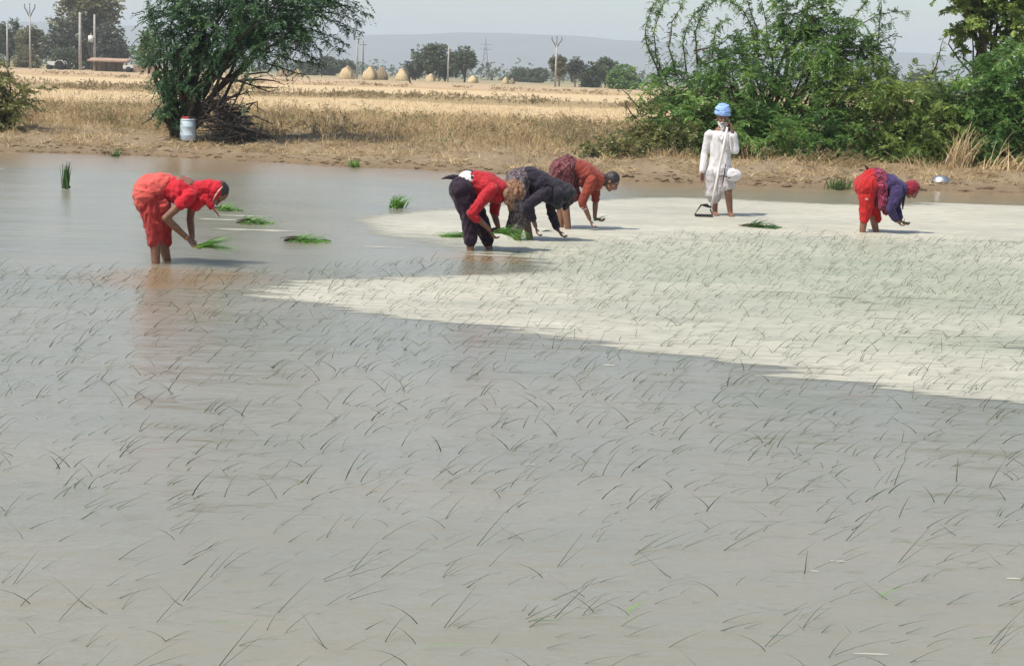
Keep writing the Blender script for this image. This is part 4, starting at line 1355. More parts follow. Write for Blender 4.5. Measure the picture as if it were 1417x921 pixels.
ku.cap(J(997.5, 191), 0.124, J(996.5, 214), 0.118, 1.32, X).cap(J(996.5, 214), 0.118, J(996, 236), 0.138, 1.25, X)
ku.cap(J(990, 236, -0.02), 0.11, J(989, 240, -0.02), 0.11, 1.1, X)
ku.cap(J(997.5, 192), 0.11, J(998, 187), 0.082, 1.5, X)
ku.cap(sL + Vector((0, 0, -0.012)), 0.070, sR + Vector((0, 0, -0.012)), 0.070)
ku.cap(sL, 0.064, eL, 0.054).cap(eL, 0.054, J(971.9, 236, -0.045), 0.043)
ku.cap(sR, 0.064, eR, 0.062).cap(eR, 0.062, J(1014, 189, -0.165), 0.048)
tu = ku.build('tunic', M['white_cloth'], FM.root, 0.007, 4, (0.006, (11, 11, 5), 51))
cl = Flesh()
cl.chain([J(992.5, 182, -0.06), J(994.5, 187, -0.13), J(998.5, 194, -0.155), J(1002, 187, -0.13), J(1004.5, 182, -0.06)], [0.015] * 5)
cl.build('collar', M['white_cloth'], tu, 0.006, 2)
dh = Flesh()
dh.cap(hL, 0.13, hR, 0.13)
dh.cap(hL, 0.13, J(986.5, 268, -0.02), 0.10).cap(hR, 0.13, J(1007, 256, -0.05), 0.095)
dh.cap(J(986.5, 268, -0.02), 0.10, J(988, 274, -0.01), 0.075, 1.2, X)
dh.cap(hc, 0.13, J(997, 262, -0.02), 0.08).cap(J(995, 258, -0.03), 0.08, J(993, 272, -0.03), 0.045)
dh.build('loincloth', M['dhoti'], FM.root, 0.007, 4, (0.011, (16, 16, 5), 57))
ph = MB()
pc = wR + Vector((-0.045, 0.035, 0.11))
mrot = Matrix.Rotation(0.35, 3, 'Y') @ Matrix.Rotation(0.3, 3, 'X')
ph.box(pc, (0.012, 0.06, 0.125), mat=mrot)
pr = ph.build('mobile_phone', M['black'], smooth=False)
bv = pr.modifiers.new('b', 'BEVEL')
bv.width = 0.003
tag(pr, 'black mobile phone held to the ear of the man in white', 'phone')
pg = MB()
pg.box(pc + mrot @ Vector((-0.0068, 0, 0.004)), (0.0015, 0.052, 0.105), mat=mrot)
sp = pg.build('screen', M['eye'], smooth=False)
sp.parent = pr

# spade leaning from the man's shoulder down to his foot
top, bot = J(1006.5, 176, -0.27), J(984, 288, -0.32)
sd = empty('long_handled_spade', bot, 'long pale handled spade leaning across the body of the man in white', 'spade')
hm_ = MB()
hm_.tube([top, top.lerp(bot, 0.3), top.lerp(bot, 0.7), bot], [0.017, 0.018, 0.018, 0.017], 8)
hm_.build('handle', M['wood'], sd)
fm_ = MB()
b2 = Vector((bot.x - 0.03, bot.y, 0.01))
loop = [bot + Vector((0.01, 0, 0.02)), bot + Vector((-0.05, -0.02, 0.02)), b2 + Vector((-0.12, -0.02, 0.16)), b2 + Vector((-0.21, -0.02, 0.02)), b2 + Vector((0.06, -0.02, 0.0)), b2 + Vector((0.02, 0, 0.10))]
fm_.tube(loop, 0.014, 6)
fm_.tube([b2 + Vector((-0.10, -0.02, 0.16)), b2 + Vector((-0.04, -0.02, 0.17)), b2 + Vector((0.03, 0, 0.12))], 0.014, 6)
fm_.box(b2 + Vector((-0.08, -0.06, 0.012)), (0.26, 0.13, 0.012), mat=Matrix.Rotation(0.12, 3, 'X'))
fm_.build('blade', M['black'], sd, smooth=False)

bgp = J(1014, 242, -0.20)
bg = empty('cloth_bag', bgp, 'round white cloth bag hanging at the hip of the man in white', 'bag')
bgf = Flesh()
bgf.ell(bgp, (Vector((0.125, 0, -0.015)), Vector((0, 0.06, 0)), Vector((0.012, 0, 0.092))))
bgf.cap(bgp + Vector((-0.08, 0, 0.035)), 0.03, bgp + Vector((-0.12, 0.03, 0.11)), 0.012)
bgf.build('pouch', M['white_cloth'], bg, 0.007, 3, (0.007, (17, 17, 17), 61))
st = MB()
st.tube([J(1004, 227, -0.255), J(1003, 236, -0.262), J(1001.5, 246, -0.255), J(1000, 254, -0.23)], 0.008, 6)
st.tube([J(994, 244, -0.245), J(1002, 243.5, -0.265), J(1011, 247, -0.275)], 0.007, 6)
st.build('strap', M['charcoal'], bg)

# ------------------------------------------------------------------ near trees and shrubs
def lob(px, py, Y, rx, ry, rz, w=1.0):
    return (tuple(at(px, py, Y)), (rx, ry, rz), w)
def gp(px, Y):
    p = at(px, 200, Y)
    return Vector((p.x, Y, ground_h(p.x, Y)))
def whip(pts, Y, dens=26, jit=0.25):
    out = []
    dy = random.uniform(-jit, jit)
    q = [at(px, py, Y + dy + 0.15 * i * random.uniform(-1, 1)) for i, (px, py) in enumerate(pts)]
    # refine
    for i in range(len(q) - 1):
        for t in (0, 0.5):
            out.append(q[i].lerp(q[i + 1], t) + (Vector((random.gauss(0, 0.02), 0, random.gauss(0, 0.02))) if t else Vector()))
    out.append(q[-1])
    return (out, dens)

# left thorn tree
Y = 37.6
lt_lobes = [lob(300, 5, Y, 1.1, 1.2, 0.65, 1.2), lob(255, 0, Y + 0.3, 0.65, 0.9, 0.7, 0.8), lob(360, 5, Y, 1.0, 1.1, 0.55, 1.2), lob(412, 3, Y - 0.2, 0.7, 0.9, 0.38, 0.7),
            lob(300, 42, Y - 0.2, 0.9, 1.0, 0.42, 0.9), lob(370, 34, Y - 0.3, 0.85, 0.9, 0.36, 0.8), lob(262, 58, Y - 0.1, 0.45, 0.6, 0.5, 0.5), lob(330, -55, Y, 1.6, 1.3, 0.7, 1.0),
            lob(236, 45, Y - 0.2, 0.28, 0.35, 0.6, 0.28), lob(226, 95, Y - 0.2, 0.13, 0.25, 0.6, 0.26), lob(236, 150, Y - 0.3, 0.16, 0.22, 0.45, 0.24), lob(252, 130, Y - 0.3, 0.16, 0.22, 0.4, 0.14), lob(335, 70, Y - 0.3, 0.85, 0.7, 0.18, 0.45), lob(275, 92, Y - 0.3, 0.3, 0.4, 0.2, 0.16),
            lob(430, -30, Y, 0.9, 0.9, 0.5, 0.5), lob(215, 70, Y + 0.4, 0.25, 0.4, 0.35, 0.14), lob(400, 50, Y - 0.2, 0.55, 0.6, 0.22, 0.3), lob(268, 125, Y - 0.1, 0.16, 0.2, 0.25, 0.06)]
lt_whips = [whip([(360, -10), (420, -5), (470, 5), (506, 30)], Y, 34), whip([(370, 10), (425, 14), (470, 20), (500, 34)], Y, 34), whip([(360, 45), (410, 46), (450, 56), (474, 72)], Y, 34), whip([(350, 60), (400, 66), (430, 78), (446, 92)], Y, 32),
            whip([(400, 15), (440, 10), (480, 8), (512, 22)], Y, 30), whip([(400, 25), (440, 22), (470, 35), (490, 48)], Y, 30), whip([(400, 40), (435, 42), (462, 52), (482, 62)], Y, 26),
            whip([(390, 50), (420, 55), (445, 70)], Y, 28), whip([(410, 0), (455, -10), (500, 10)], Y, 30), whip([(380, 75), (410, 85), (438, 88)], Y, 24), whip([(395, 5), (450, 25), (500, 45)], Y, 22),
            whip([(215, 60), (212, 30), (205, 0)], Y, 30), whip([(225, 30), (205, 40), (200, 70)], Y, 25), whip([(370, 88), (400, 98), (422, 105)], Y, 22),
            whip([(222, 60), (218, 100), (222, 140)], Y, 26), whip([(240, 100), (232, 140), (236, 175)], Y, 22)]
def lim(pts, r, Yv=Y):
    return ([at(a, b, Yv + random.uniform(-0.15, 0.15)) for a, b in pts], r)
lt_limbs = [lim([(262, 160), (275, 120), (300, 108), (330, 112), (355, 120), (385, 122)], 0.05, Y - 0.5), lim([(330, 112), (360, 110), (380, 112), (395, 118)], 0.03, Y - 0.5),
            lim([(240, 185), (232, 150), (228, 110), (226, 60)], 0.085), lim([(250, 185), (258, 140), (250, 100), (280, 60)], 0.085), lim([(256, 180), (266, 140), (300, 90), (350, 60)], 0.075),
            lim([(246, 160), (225, 140), (208, 165), (196, 172)], 0.035), lim([(345, 118), (352, 108), (372, 104)], 0.02, Y - 0.5), lim([(355, 121), (372, 127), (388, 124)], 0.02, Y - 0.5)]
woody('thorn_tree', 'wide dark green thorn tree overhanging the blue drum on the bank', 'tree', gp(246, Y), lt_lobes, M['prosopis_dark'], M['bark'], sprays_n=470, slen=(0.28, 0.6), droop=(0.15, 0.7), nl=8,
      ll=0.08, lw=0.028, trunk_r=0.10, limbs=3, whips=lt_whips, stems=1, spread=0.12, outw=0.6, upw=0.05, extra_limbs=lt_limbs)

# big thorn shrub on the right
Y = 38.0
rs_lobes = [lob(935, 165, Y - 0.9, 0.75, 0.9, 0.75, 0.8), lob(975, 125, Y, 0.95, 1.1, 0.85, 1.0), lob(1040, 115, Y, 1.0, 1.2, 0.9, 1.1), lob(1105, 70, Y, 0.75, 1.0, 0.8, 0.9), lob(1100, 20, Y + 0.2, 0.55, 0.8, 0.5, 0.45),
            lob(1000, 180, Y - 0.9, 0.9, 0.9, 0.65, 0.9), lob(1075, 175, Y - 0.8, 1.0, 1.0, 0.75, 1.0), lob(1150, 110, Y + 0.1, 0.8, 1.0, 0.7, 0.9), lob(1140, 180, Y - 0.7, 0.9, 1.0, 0.75, 0.9),
            lob(1075, 200, Y - 1.2, 0.7, 0.6, 0.4, 0.5), lob(1185, 75, Y + 0.3, 0.5, 0.7, 0.35, 0.3), lob(925, 120, Y, 0.4, 0.6, 0.5, 0.25), lob(1120, 208, Y - 1.2, 0.6, 0.5, 0.3, 0.5), lob(1180, 205, Y - 1.1, 0.6, 0.5, 0.35, 0.5), lob(1000, 212, Y - 1.4, 0.5, 0.4, 0.22, 0.35), lob(1020, 70, Y + 0.2, 0.7, 0.8, 0.4, 0.35), lob(1155, 40, Y, 0.5, 0.6, 0.4, 0.3)]
rs_whips = [whip([(915, 110), (898, 70), (893, 40), (905, 5), (925, -15)], Y, 34), whip([(925, 120), (908, 80), (905, 45), (915, 10), (930, -20)], Y, 34), whip([(935, 100), (925, 65), (930, 30), (945, 0)], Y, 36),
            whip([(950, 100), (945, 60), (960, 20), (985, -5)], Y, 38), whip([(965, 90), (962, 45), (975, 10), (1010, -10)], Y, 40), whip([(985, 80), (990, 40), (1010, 25)], Y, 36),
            whip([(1045, 80), (1042, 40), (1025, 10), (1000, 0)], Y, 40), whip([(1050, 80), (1048, 40), (1035, 5), (1030, -30)], Y, 40), whip([(1065, 70), (1060, 30), (1052, -10)], Y, 38),
            whip([(1080, 60), (1082, 20), (1090, -20)], Y, 40), whip([(1120, 40), (1118, 5), (1125, -25)], Y, 40), whip([(1160, 70), (1180, 40), (1215, 20), (1258, 15)], Y, 30), whip([(1170, 80), (1200, 55), (1235, 28)], Y, 30),
            whip([(1190, 90), (1215, 60), (1220, 10), (1216, -10)], Y, 20), whip([(1200, 90), (1230, 80), (1240, 55)], Y, 18), whip([(1150, 60), (1185, 20), (1200, 0)], Y, 26), whip([(960, 70), (1000, 60), (1030, 40)], Y, 30),
            whip([(975, 90), (1010, 75), (1035, 55)], Y, 30), whip([(1185, 85), (1195, 60), (1222, 45)], Y, 24), whip([(1100, 20), (1140, 0), (1180, -10)], Y, 34), whip([(1195, 80), (1212, 70), (1235, 66)], Y, 24)]
woody('thorn_shrub', 'large dark green thorn shrub with arching tips behind the man in white', 'shrub', gp(1050, Y), rs_lobes, M['prosopis'], M['branch'], sprays_n=720, slen=(0.26, 0.55), droop=(0.2, 0.8), nl=8,
      ll=0.08, lw=0.029, trunk_r=0.07, limbs=5, whips=rs_whips, stems=3, spread=0.5, outw=0.65, upw=0.2)
Y = 37.6
woody('thorn_shrub', 'yellowish green thorn shrub behind the woman in red trousers', 'shrub', gp(1235, Y),
      [lob(1190, 125, Y, 0.75, 0.9, 0.5, 0.9), lob(1250, 130, Y, 0.85, 0.9, 0.55, 1.0), lob(1300, 150, Y, 0.7, 0.8, 0.5, 0.8), lob(1210, 180, Y - 0.5, 0.8, 0.8, 0.6, 0.9), lob(1270, 185, Y - 0.5, 0.8, 0.8, 0.6, 0.9), lob(1320, 185, Y - 0.4, 0.6, 0.7, 0.55, 0.7), lob(1240, 212, Y - 0.8, 0.6, 0.4, 0.28, 0.5), lob(1295, 214, Y - 0.8, 0.6, 0.4, 0.26, 0.5)],
      M['yellowgreen'], M['branch'], sprays_n=700, slen=(0.24, 0.5), nl=8, ll=0.078, lw=0.028, trunk_r=0.06, limbs=4, stems=2, spread=0.5,
      whips=[whip([(1285, 110), (1300, 75), (1306, 52)], Y, 14), whip([(1230, 110), (1225, 85)], Y, 20), whip([(1320, 120), (1328, 95)], Y, 20)])
Y = 37.4
woody('thorn_shrub', 'bright green dense shrub at the right edge beside dry stalks', 'shrub', gp(1400, Y),
      [lob(1360, 120, Y, 0.6, 0.8, 0.6, 0.9), lob(1405, 95, Y, 0.75, 0.8, 0.7, 1.0), lob(1460, 100, Y, 0.8, 0.9, 0.8, 0.9), lob(1370, 175, Y - 0.3, 0.7, 0.7, 0.6, 0.9), lob(1425, 165, Y - 0.4, 0.8, 0.8, 0.7, 1.0), lob(1350, 155, Y, 0.45, 0.6, 0.5, 0.5), lob(1375, 212, Y - 0.6, 0.6, 0.4, 0.28, 0.5), lob(1430, 210, Y - 0.6, 0.6, 0.4, 0.3, 0.5)],
      M['green'], M['branch'], sprays_n=740, slen=(0.22, 0.46), nl=8, ll=0.075, lw=0.028, trunk_r=0.06, limbs=4, stems=2, spread=0.5)
Y = 36.4
woody('thorn_shrub', 'olive scrubby bush at the left foot of the large thorn shrub', 'shrub', gp(915, Y),
      [lob(900, 190, Y, 0.45, 0.5, 0.35, 0.6), lob(940, 195, Y, 0.5, 0.5, 0.3, 0.6), lob(890, 165, Y + 0.2, 0.3, 0.4, 0.3, 0.3)], M['olive'], M['branch'], sprays_n=420, slen=(0.18, 0.36), nl=5, ll=0.085, lw=0.03, trunk_r=0.04, limbs=3, stems=1, spread=0.3,
      whips=[whip([(885, 150), (868, 130), (850, 122)], Y, 12), whip([(880, 165), (865, 140), (866, 160)], Y, 12)])
woody('creeping_plant', 'low sprawling green plant on the bank left of the shrubs', 'plant', gp(835, 35.6),
      [lob(815, 207, 35.6, 0.3, 0.35, 0.14, 0.4), lob(848, 207, 35.6, 0.4, 0.4, 0.15, 0.6), lob(872, 205, 35.4, 0.3, 0.4, 0.16, 0.4)], M['olive'], M['branch'], sprays_n=240, slen=(0.14, 0.3), nl=5, ll=0.08, lw=0.035, trunk_r=0.025, limbs=3, stems=1, spread=0.3)
Y = 44.0
woody('broadleaf_tree', 'leafy tree rising above the right edge shrub, cut by the top edge', 'tree', gp(1365, Y),
      [lob(1345, 12, Y, 0.6, 0.8, 0.5, 0.7), lob(1390, 15, Y, 0.7, 0.9, 0.5, 0.8), lob(1350, -35, Y, 0.9, 1.0, 0.7, 0.9), lob(1420, -20, Y, 1.0, 1.0, 0.8, 1.0), lob(1350, 75, Y, 0.3, 0.4, 0.25, 0.18), lob(1400, 50, Y, 0.5, 0.5, 0.25, 0.3), lob(1330, 40, Y, 0.22, 0.3, 0.14, 0.1)],
      M['yellowgreen'], M['bark'], sprays_n=430, slen=(0.2, 0.4), droop=(0.1, 0.5), nl=4, ll=0.16, lw=0.085, trunk_r=0.12, limbs=3, stems=1, spread=0.05)
Y = 38.4
woody('scrub_bush', 'yellow olive bush at the left edge of the bank', 'shrub', gp(8, Y),
      [lob(-10, 110, Y, 0.55, 0.6, 0.5, 0.9), lob(15, 140, Y, 0.5, 0.6, 0.4, 0.8), lob(5, 165, Y - 0.2, 0.5, 0.6, 0.3, 0.7), lob(-30, 140, Y, 0.6, 0.6, 0.6, 0.9)], M['olive'], M['branch'], sprays_n=260, slen=(0.2, 0.4), nl=5, ll=0.10, lw=0.04,
      trunk_r=0.05, limbs=4, stems=1, spread=0.2, whips=[whip([(15, 130), (12, 100), (5, 80)], Y, 24), whip([(10, 140), (30, 125), (40, 115)], Y, 20)])

# heap of cut thorn branches under the tree
bp_ = MB()
Yb = 37.3
for k in range(330):
    px = random.gauss(312, 26)
    if not 280 < px < 372:
        continue
    hmax = 60 * math.exp(-((px - 305) / 38) ** 2)
    py = 190 - random.uniform(0, 1) * hmax
    a = at(px, py, Yb + random.uniform(-0.5, 0.5))
    ang = random.uniform(0, math.pi * 2)
    ln = random.uniform(0.25, 0.7)
    d = Vector((math.cos(ang), math.sin(ang) * 0.6, random.uniform(-0.2, 0.45))) * ln
    pts = [a - d * 0.5, a + Vector((0, 0, random.uniform(-0.06, 0.06))), a + d * 0.5 + Vector((0, 0, random.uniform(-0.12, 0.03)))]
    for p in pts:
        p.z = max(p.z, 0.30)
    bp_.tube(pts, [0.016, 0.012, 0.004], 4)
    for t in range(4):
        q = pts[0].lerp(pts[2], random.random())
        bp_.tube([q, q + Vector((random.gauss(0, 0.1), random.gauss(0, 0.08), random.gauss(0.02, 0.07)))], [0.006, 0.002], 3)
for pts in ([(330, 165), (350, 143), (358, 150), (368, 156)], [(335, 170), (352, 160), (378, 172)], [(320, 150), (330, 132), (345, 127)], [(340, 145), (356, 141), (357, 155)], [(300, 150), (305, 135), (298, 122)], [(340, 178), (356, 182), (364, 176)], [(284, 158), (300, 164), (312, 172)]):
    bp_.tube([at(a, b, Yb - 0.5) for a, b in pts], [0.022, 0.018, 0.012, 0.006][:len(pts)], 5)
tag(bp_.build('brushwood_heap', M['dead_twig'], smooth=False), 'dark heap of dead thorny branches under the tree right of the drum', 'brushwood')

# dry reeds and stalks on the right bank
def stalks(name, label, spots, n, hh, Yv, lean, width):
    P, Hs, Ln, Az = [], [], [], []
    for k in range(n):
        px = random.gauss(*spots)
        Yk = Yv + random.uniform(-0.3, 0.3)
        g = gp(px, Yk)
        P.append((g.x, g.y, g.z - 0.02))
        Hs.append(random.uniform(*hh))
        Ln.append(abs(random.gauss(lean[0], 0.25)))
        Az.append(random.gauss(lean[1], 0.7))
    n = len(P)
    v, t = blades(np.array(P), np.array(Hs), np.full(n, width), np.array(Ln), np.array(Az), rng.random(n), 4, 0.6)
    o = np_mesh(name, v, 4, M['drygrass'], t)
    tag(o, label, 'dry stalks', kind='stuff')
stalks('dry_stalks', 'tall tan feathery clump of dry stalks against the green shrubs', (1326, 9), 110, (0.5, 1.1), 36.0, (0.2, 1.0), 0.022)
stalks('dry_stalks', 'bent straw coloured stalks leaning at the right edge of the bank', (1398, 16), 110, (0.4, 0.9), 35.6, (0.75, 0.6), 0.022)
stalks('dry_stalks', 'fallen dry stalks on the bank behind the woman in red trousers', (1165, 20), 90, (0.3, 0.7), 35.2, (1.0, 0.3), 0.02)
stalks('dry_stalks', 'short dry stalks hidden low between the steel bowl and the yellowish shrub', (1278, 12), 50, (0.2, 0.5), 35.6, (0.5, 2.5), 0.018)
stalks('dry_stalks', 'dry brown stalks at the foot of the big shrub right of the man', (1085, 18), 60, (0.2, 0.45), 35.8, (0.9, 0.5), 0.018)

# ------------------------------------------------------------------ drum and bowl
db = gp(260, 37.2)
dr_ = empty('plastic_drum', db, 'pale blue white plastic drum standing on the bank under the thorn tree', 'drum')
b = MB()
prof = [(0.0, 0.0), (0.155, 0.0), (0.170, 0.02), (0.175, 0.10), (0.181, 0.115), (0.181, 0.135), (0.175, 0.15), (0.175, 0.29), (0.181, 0.305), (0.181, 0.325), (0.175, 0.34), (0.172, 0.42), (0.160, 0.445)]
b.lathe(db, prof, 32)
b.build('shell', M['drum'], dr_)
b = MB()
b.lathe(db + Vector((0, 0, 0.446)), [(0.0, 0.0), (0.165, 0.0), (0.172, 0.008), (0.172, 0.028), (0.15, 0.034), (0.0, 0.034)], 32)
dl = b.build('lid', M['drum'], dr_)
b = MB()
b.tube([db + Vector((0.17, -0.02, 0.40)), db + Vector((0.21, -0.03, 0.46)), db + Vector((0.12, -0.05, 0.53)), db + Vector((0.02, -0.05, 0.52))], 0.012, 6)
b.build('handle', M['iron'], dl)
rg = Flesh()
rg.cap(db + Vector((-0.10, -0.03, 0.49)), 0.03, db + Vector((0.0, -0.02, 0.50)), 0.035)
o = rg.build('red_rag', M['red_plastic'], None, 0.008, 3, (0.008, (20, 20, 20), 3))
tag(o, 'small red rag lying on the lid of the plastic drum', 'rag')
bw = on_plane(1302, 247.5, 0.20)
bw.z = ground_h(bw.x, bw.y) + 0.01
bo = empty('steel_bowl', bw, 'shiny steel bowl upturned on the muddy bank at the right', 'bowl')
b = MB()
b.lathe(bw, [(0.205, 0.0), (0.20, 0.012), (0.185, 0.018), (0.17, 0.06), (0.13, 0.105), (0.08, 0.125), (0.0, 0.128)], 36)
b.build('basin', M['steel'], bo)
b = MB()
b.tube([bw + Vector((0.205 * math.cos(t), 0.205 * math.sin(t), 0.008)) for t in np.linspace(0, 2 * math.pi, 33)], 0.009, 6)
b.build('rim', M['steel'], bo)

# ------------------------------------------------------------------ distance: trees, straw stacks, poles, farm
def fpt(px, Yv):
    p = at(px, 100, Yv)
    return Vector((p.x, Yv, ground_h(p.x, Yv)))
def far_tree(px, Yv, top, w, label, mat='far_green', crown_from=0.25, barkm='bark', dense=1.0, group='trees beyond the fields', cat='tree', name='field_tree'):
    g = fpt(px, Yv)
    ppm = FPX / Yv
    hz_ = CAMH - (top - (HY + 0.035 * (px - 708))) / ppm - g.z
    W_ = w / ppm
    root = empty(name, g, label, cat, group)
    tb = MB()
    O, D = [], []
    cz0 = hz_ * crown_from
    nl_ = 7
    cs = []
    for k in range(nl_):
        a = random.uniform(0, 6.28)
        rr = random.uniform(0.1, 0.30) * W_
        zc = cz0 + (hz_ - cz0) * random.uniform(0.25, 0.72)
        cs.append((Vector((g.x + rr * math.cos(a), g.y + rr * math.sin(a), g.z + zc)), W_ * random.uniform(0.18, 0.30)))
    cs.append((Vector((g.x, g.y, g.z + hz_ * 0.80)), W_ * 0.26))
    for c_, r_ in cs:
        n = int(150 * dense)
        vr = min(r_, (hz_ - cz0) * 0.33)
        p, o = lobe_points(c_, (r_, r_, vr), n, 12)
        p[:, 2] = np.minimum(p[:, 2], g.z + hz_)
        O.append(p)
        D.append(unit(o + rng.normal(0, 0.5, (n, 3))))
        tb.tube(bez(g + Vector((0, 0, hz_ * 0.12)), c_, 0.08, 5), [0.03 * hz_ * f for f in (0.8, 0.6, 0.45, 0.3, 0.15)], 5)
    tb.tube([g + Vector((0, 0, -0.2)), g + Vector((0.02 * hz_, 0, hz_ * 0.3)), g + Vector((0, 0, hz_ * 0.7))], [0.03 * hz_, 0.024 * hz_, 0.01 * hz_], 7)
    O, D = np.concatenate(O), np.concatenate(D)
    s = W_ / 14.0 + 0.12
    v, t = sprays(O, D, np.full(len(O), s * 1.4), np.full(len(O), 0.3), 2, s, s * 0.6)
    tb.build('trunk', M[barkm], root)
    np_mesh('crown', v, 4, M[mat], t, root)
far_tree(12, 330, 27, 44, 'round dark green tree beyond the fields at the far left', 'far_green')
far_tree(44, 300, 38, 44, 'yellow olive tree behind the forked pole at the far left', 'far_olive', 0.2)
far_tree(128, 305, -14, 84, 'tallest olive tree of the far left grove', 'far_olive', 0.4, 'pale_bark', 1.2)
far_tree(88, 296, 32, 62, 'dark grey green tree left of the pale poles in the grove', 'far_dark', 0.1)
far_tree(155, 298, 28, 50, 'dark narrow tree at the right side of the far left grove', 'far_dark', 0.1)
far_tree(122, 310, 40, 60, 'dark green tree under the tallest tree of the grove', 'far_green', 0.1)
far_tree(90, 280, 66, 46, 'low bluish green shrub in front of the dark grove', 'far_green', 0.0, dense=0.6, cat='shrub', name='field_shrub')
far_tree(40, 282, 72, 36, 'pale greyish shrub near the forked pole', 'far_olive', 0.0, dense=0.5, cat='shrub', name='field_shrub')
far_tree(206, 240, 42, 38, 'green tree half hidden behind the left edge of the thorn tree', 'green', 0.05)
far_tree(595, 320, 65, 46, 'rounded dark tree left of a pole in the middle distance', 'far_green', 0.3)
far_tree(643, 315, 64, 40, 'rounded dark tree right of a pole in the middle distance', 'far_green', 0.1)
far_tree(616, 325, 76, 32, 'smaller green tree between the two rounded ones', 'far_green', 0.15)
far_tree(575, 330, 86, 26, 'faint low tree behind the straw stacks', 'far_dark', 0.1)
far_tree(452, 420, 82, 36, 'hazy bluish tree at the left of the straw stacks', 'far_green', 0.1)
far_tree(428, 400, 88, 34, 'hazy tree just visible past the tips of the thorn tree', 'far_green', 0.1)
far_tree(478, 430, 84, 24, 'small hazy tree right behind the first straw stack', 'far_green', 0.1)
far_tree(774, 288, 75, 26, 'pale trunked grey green tree beside the right pole', 'far_olive', 0.35, 'pale_bark')
far_tree(796, 286, 79, 22, 'narrow dark tree with pale stems right of the pole', 'far_dark', 0.25, 'pale_bark')
far_tree(838, 300, 81, 32, 'domed grey green tree left of the large thorn shrub', 'far_green', 0.15)
far_tree(815, 290, 90, 44, 'low bluish green tree between the domed tree and the pale trunks', 'far_green', 0.05)
far_tree(866, 270, 94, 46, 'bright green low tree touching the large thorn shrub', 'green', 0.0)
far_tree(745, 420, 97, 30, 'hazy tree of the far line left of the right pole', 'far_green', 0.0)
far_tree(720, 440, 98, 34, 'hazy low tree right of the farthest straw stacks', 'far_green', 0.0)
far_tree(1275, 300, 102, 50, 'far tree showing through the gap in the right shrubs', 'far_green', 0.0)

O, D = [], []
for k in range(240):
    xx = random.uniform(-330, 330)
    yy = random.uniform(480, 900)
    n = 26
    O.append(np.array([xx, yy, 2.2]) + rng.normal(0, 1, (n, 3)) * np.array([5, 4, 1.5]))
    D.append(unit(rng.normal(0, 1, (n, 3))))
O, D = np.concatenate(O), np.concatenate(D)
O[:, 2] = np.abs(O[:, 2])
v, t = sprays(O, D, np.full(len(O), 1.5), np.full(len(O), 0.2), 2, 1.3, 0.8)
tag(np_mesh('distant_treeline', v, 4, M['far_green'], t), 'hazy line of far trees at the foot of the hills', 'treeline', kind='stuff')

def straw_stack(px, Yv, top, w, label, dark=False):
    g = fpt(px, Yv)
    ppm = FPX / Yv
    h = CAMH - (top - (HY + 0.035 * (px - 708))) / ppm - g.z
    r = w / ppm / 2
    root = empty('straw_stack', g, label, 'straw stack', 'straw stacks beyond the field')
    b = MB()
    prof = [(r * 1.0, -0.1), (r, 0.12 * h), (r * 0.93, 0.32 * h), (r * 0.74, 0.54 * h), (r * 0.50, 0.74 * h), (r * 0.24, 0.91 * h), (r * 0.03, h)]
    b.lathe(g, prof, 18)
    vs = []
    for p in b.v:
        p = Vector(p)
        vs.append(tuple(p + Vector((noise.noise(p * 1.3), noise.noise(p * 1.3 + Vector((9, 0, 0))), 0.4 * noise.noise(p * 1.9))) * r * 0.26))
    b.v = vs
    b.build('straw_body', M['straw_dark' if dark else 'straw'], root)
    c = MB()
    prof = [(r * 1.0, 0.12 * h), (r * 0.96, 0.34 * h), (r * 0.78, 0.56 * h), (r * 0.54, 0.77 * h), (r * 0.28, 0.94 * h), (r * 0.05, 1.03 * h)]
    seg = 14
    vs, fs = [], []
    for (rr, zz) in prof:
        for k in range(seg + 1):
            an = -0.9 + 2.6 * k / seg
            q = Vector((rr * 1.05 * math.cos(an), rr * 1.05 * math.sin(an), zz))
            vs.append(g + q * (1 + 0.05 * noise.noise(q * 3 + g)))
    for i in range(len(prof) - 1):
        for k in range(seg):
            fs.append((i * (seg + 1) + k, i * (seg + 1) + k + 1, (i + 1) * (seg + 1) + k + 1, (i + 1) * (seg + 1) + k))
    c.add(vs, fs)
    o = c.build('shaded_side', M['straw_dark'], root)  # side away from the sun, its shade put into darker straw
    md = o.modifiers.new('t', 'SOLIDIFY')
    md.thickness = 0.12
straw_stack(480, 290, 91, 22, 'leftmost tall pale straw stack beside a white pole')
straw_stack(512, 285, 92, 21, 'brightest straw stack, right of the pair of pale poles')
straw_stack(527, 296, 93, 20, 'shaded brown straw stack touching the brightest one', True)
straw_stack(556, 295, 95, 20, 'straw stack beside the leaning dark post')
straw_stack(596, 300, 102, 14, 'small straw stack below the left rounded tree')
straw_stack(655, 300, 104, 15, 'small straw stack below the right rounded tree')
straw_stack(700, 310, 106, 9, 'tiny bright straw stack farthest right')
straw_stack(709, 315, 108, 8, 'tiny dull straw stack beside the farthest bright one', True)
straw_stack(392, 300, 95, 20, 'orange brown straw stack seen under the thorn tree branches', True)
straw_stack(412, 304, 96, 16, 'small straw stack right behind the orange brown one')

lp = MB()
g0 = at(568, 119, 230)
g0.z = 0.4
lp.tube([g0, at(563, 96, 230)], [0.14, 0.10], 6)
lpo = lp.build('leaning_post', M['dead_twig'])
tag(lpo, 'dark wooden post leaning left in front of the straw stacks', 'post')

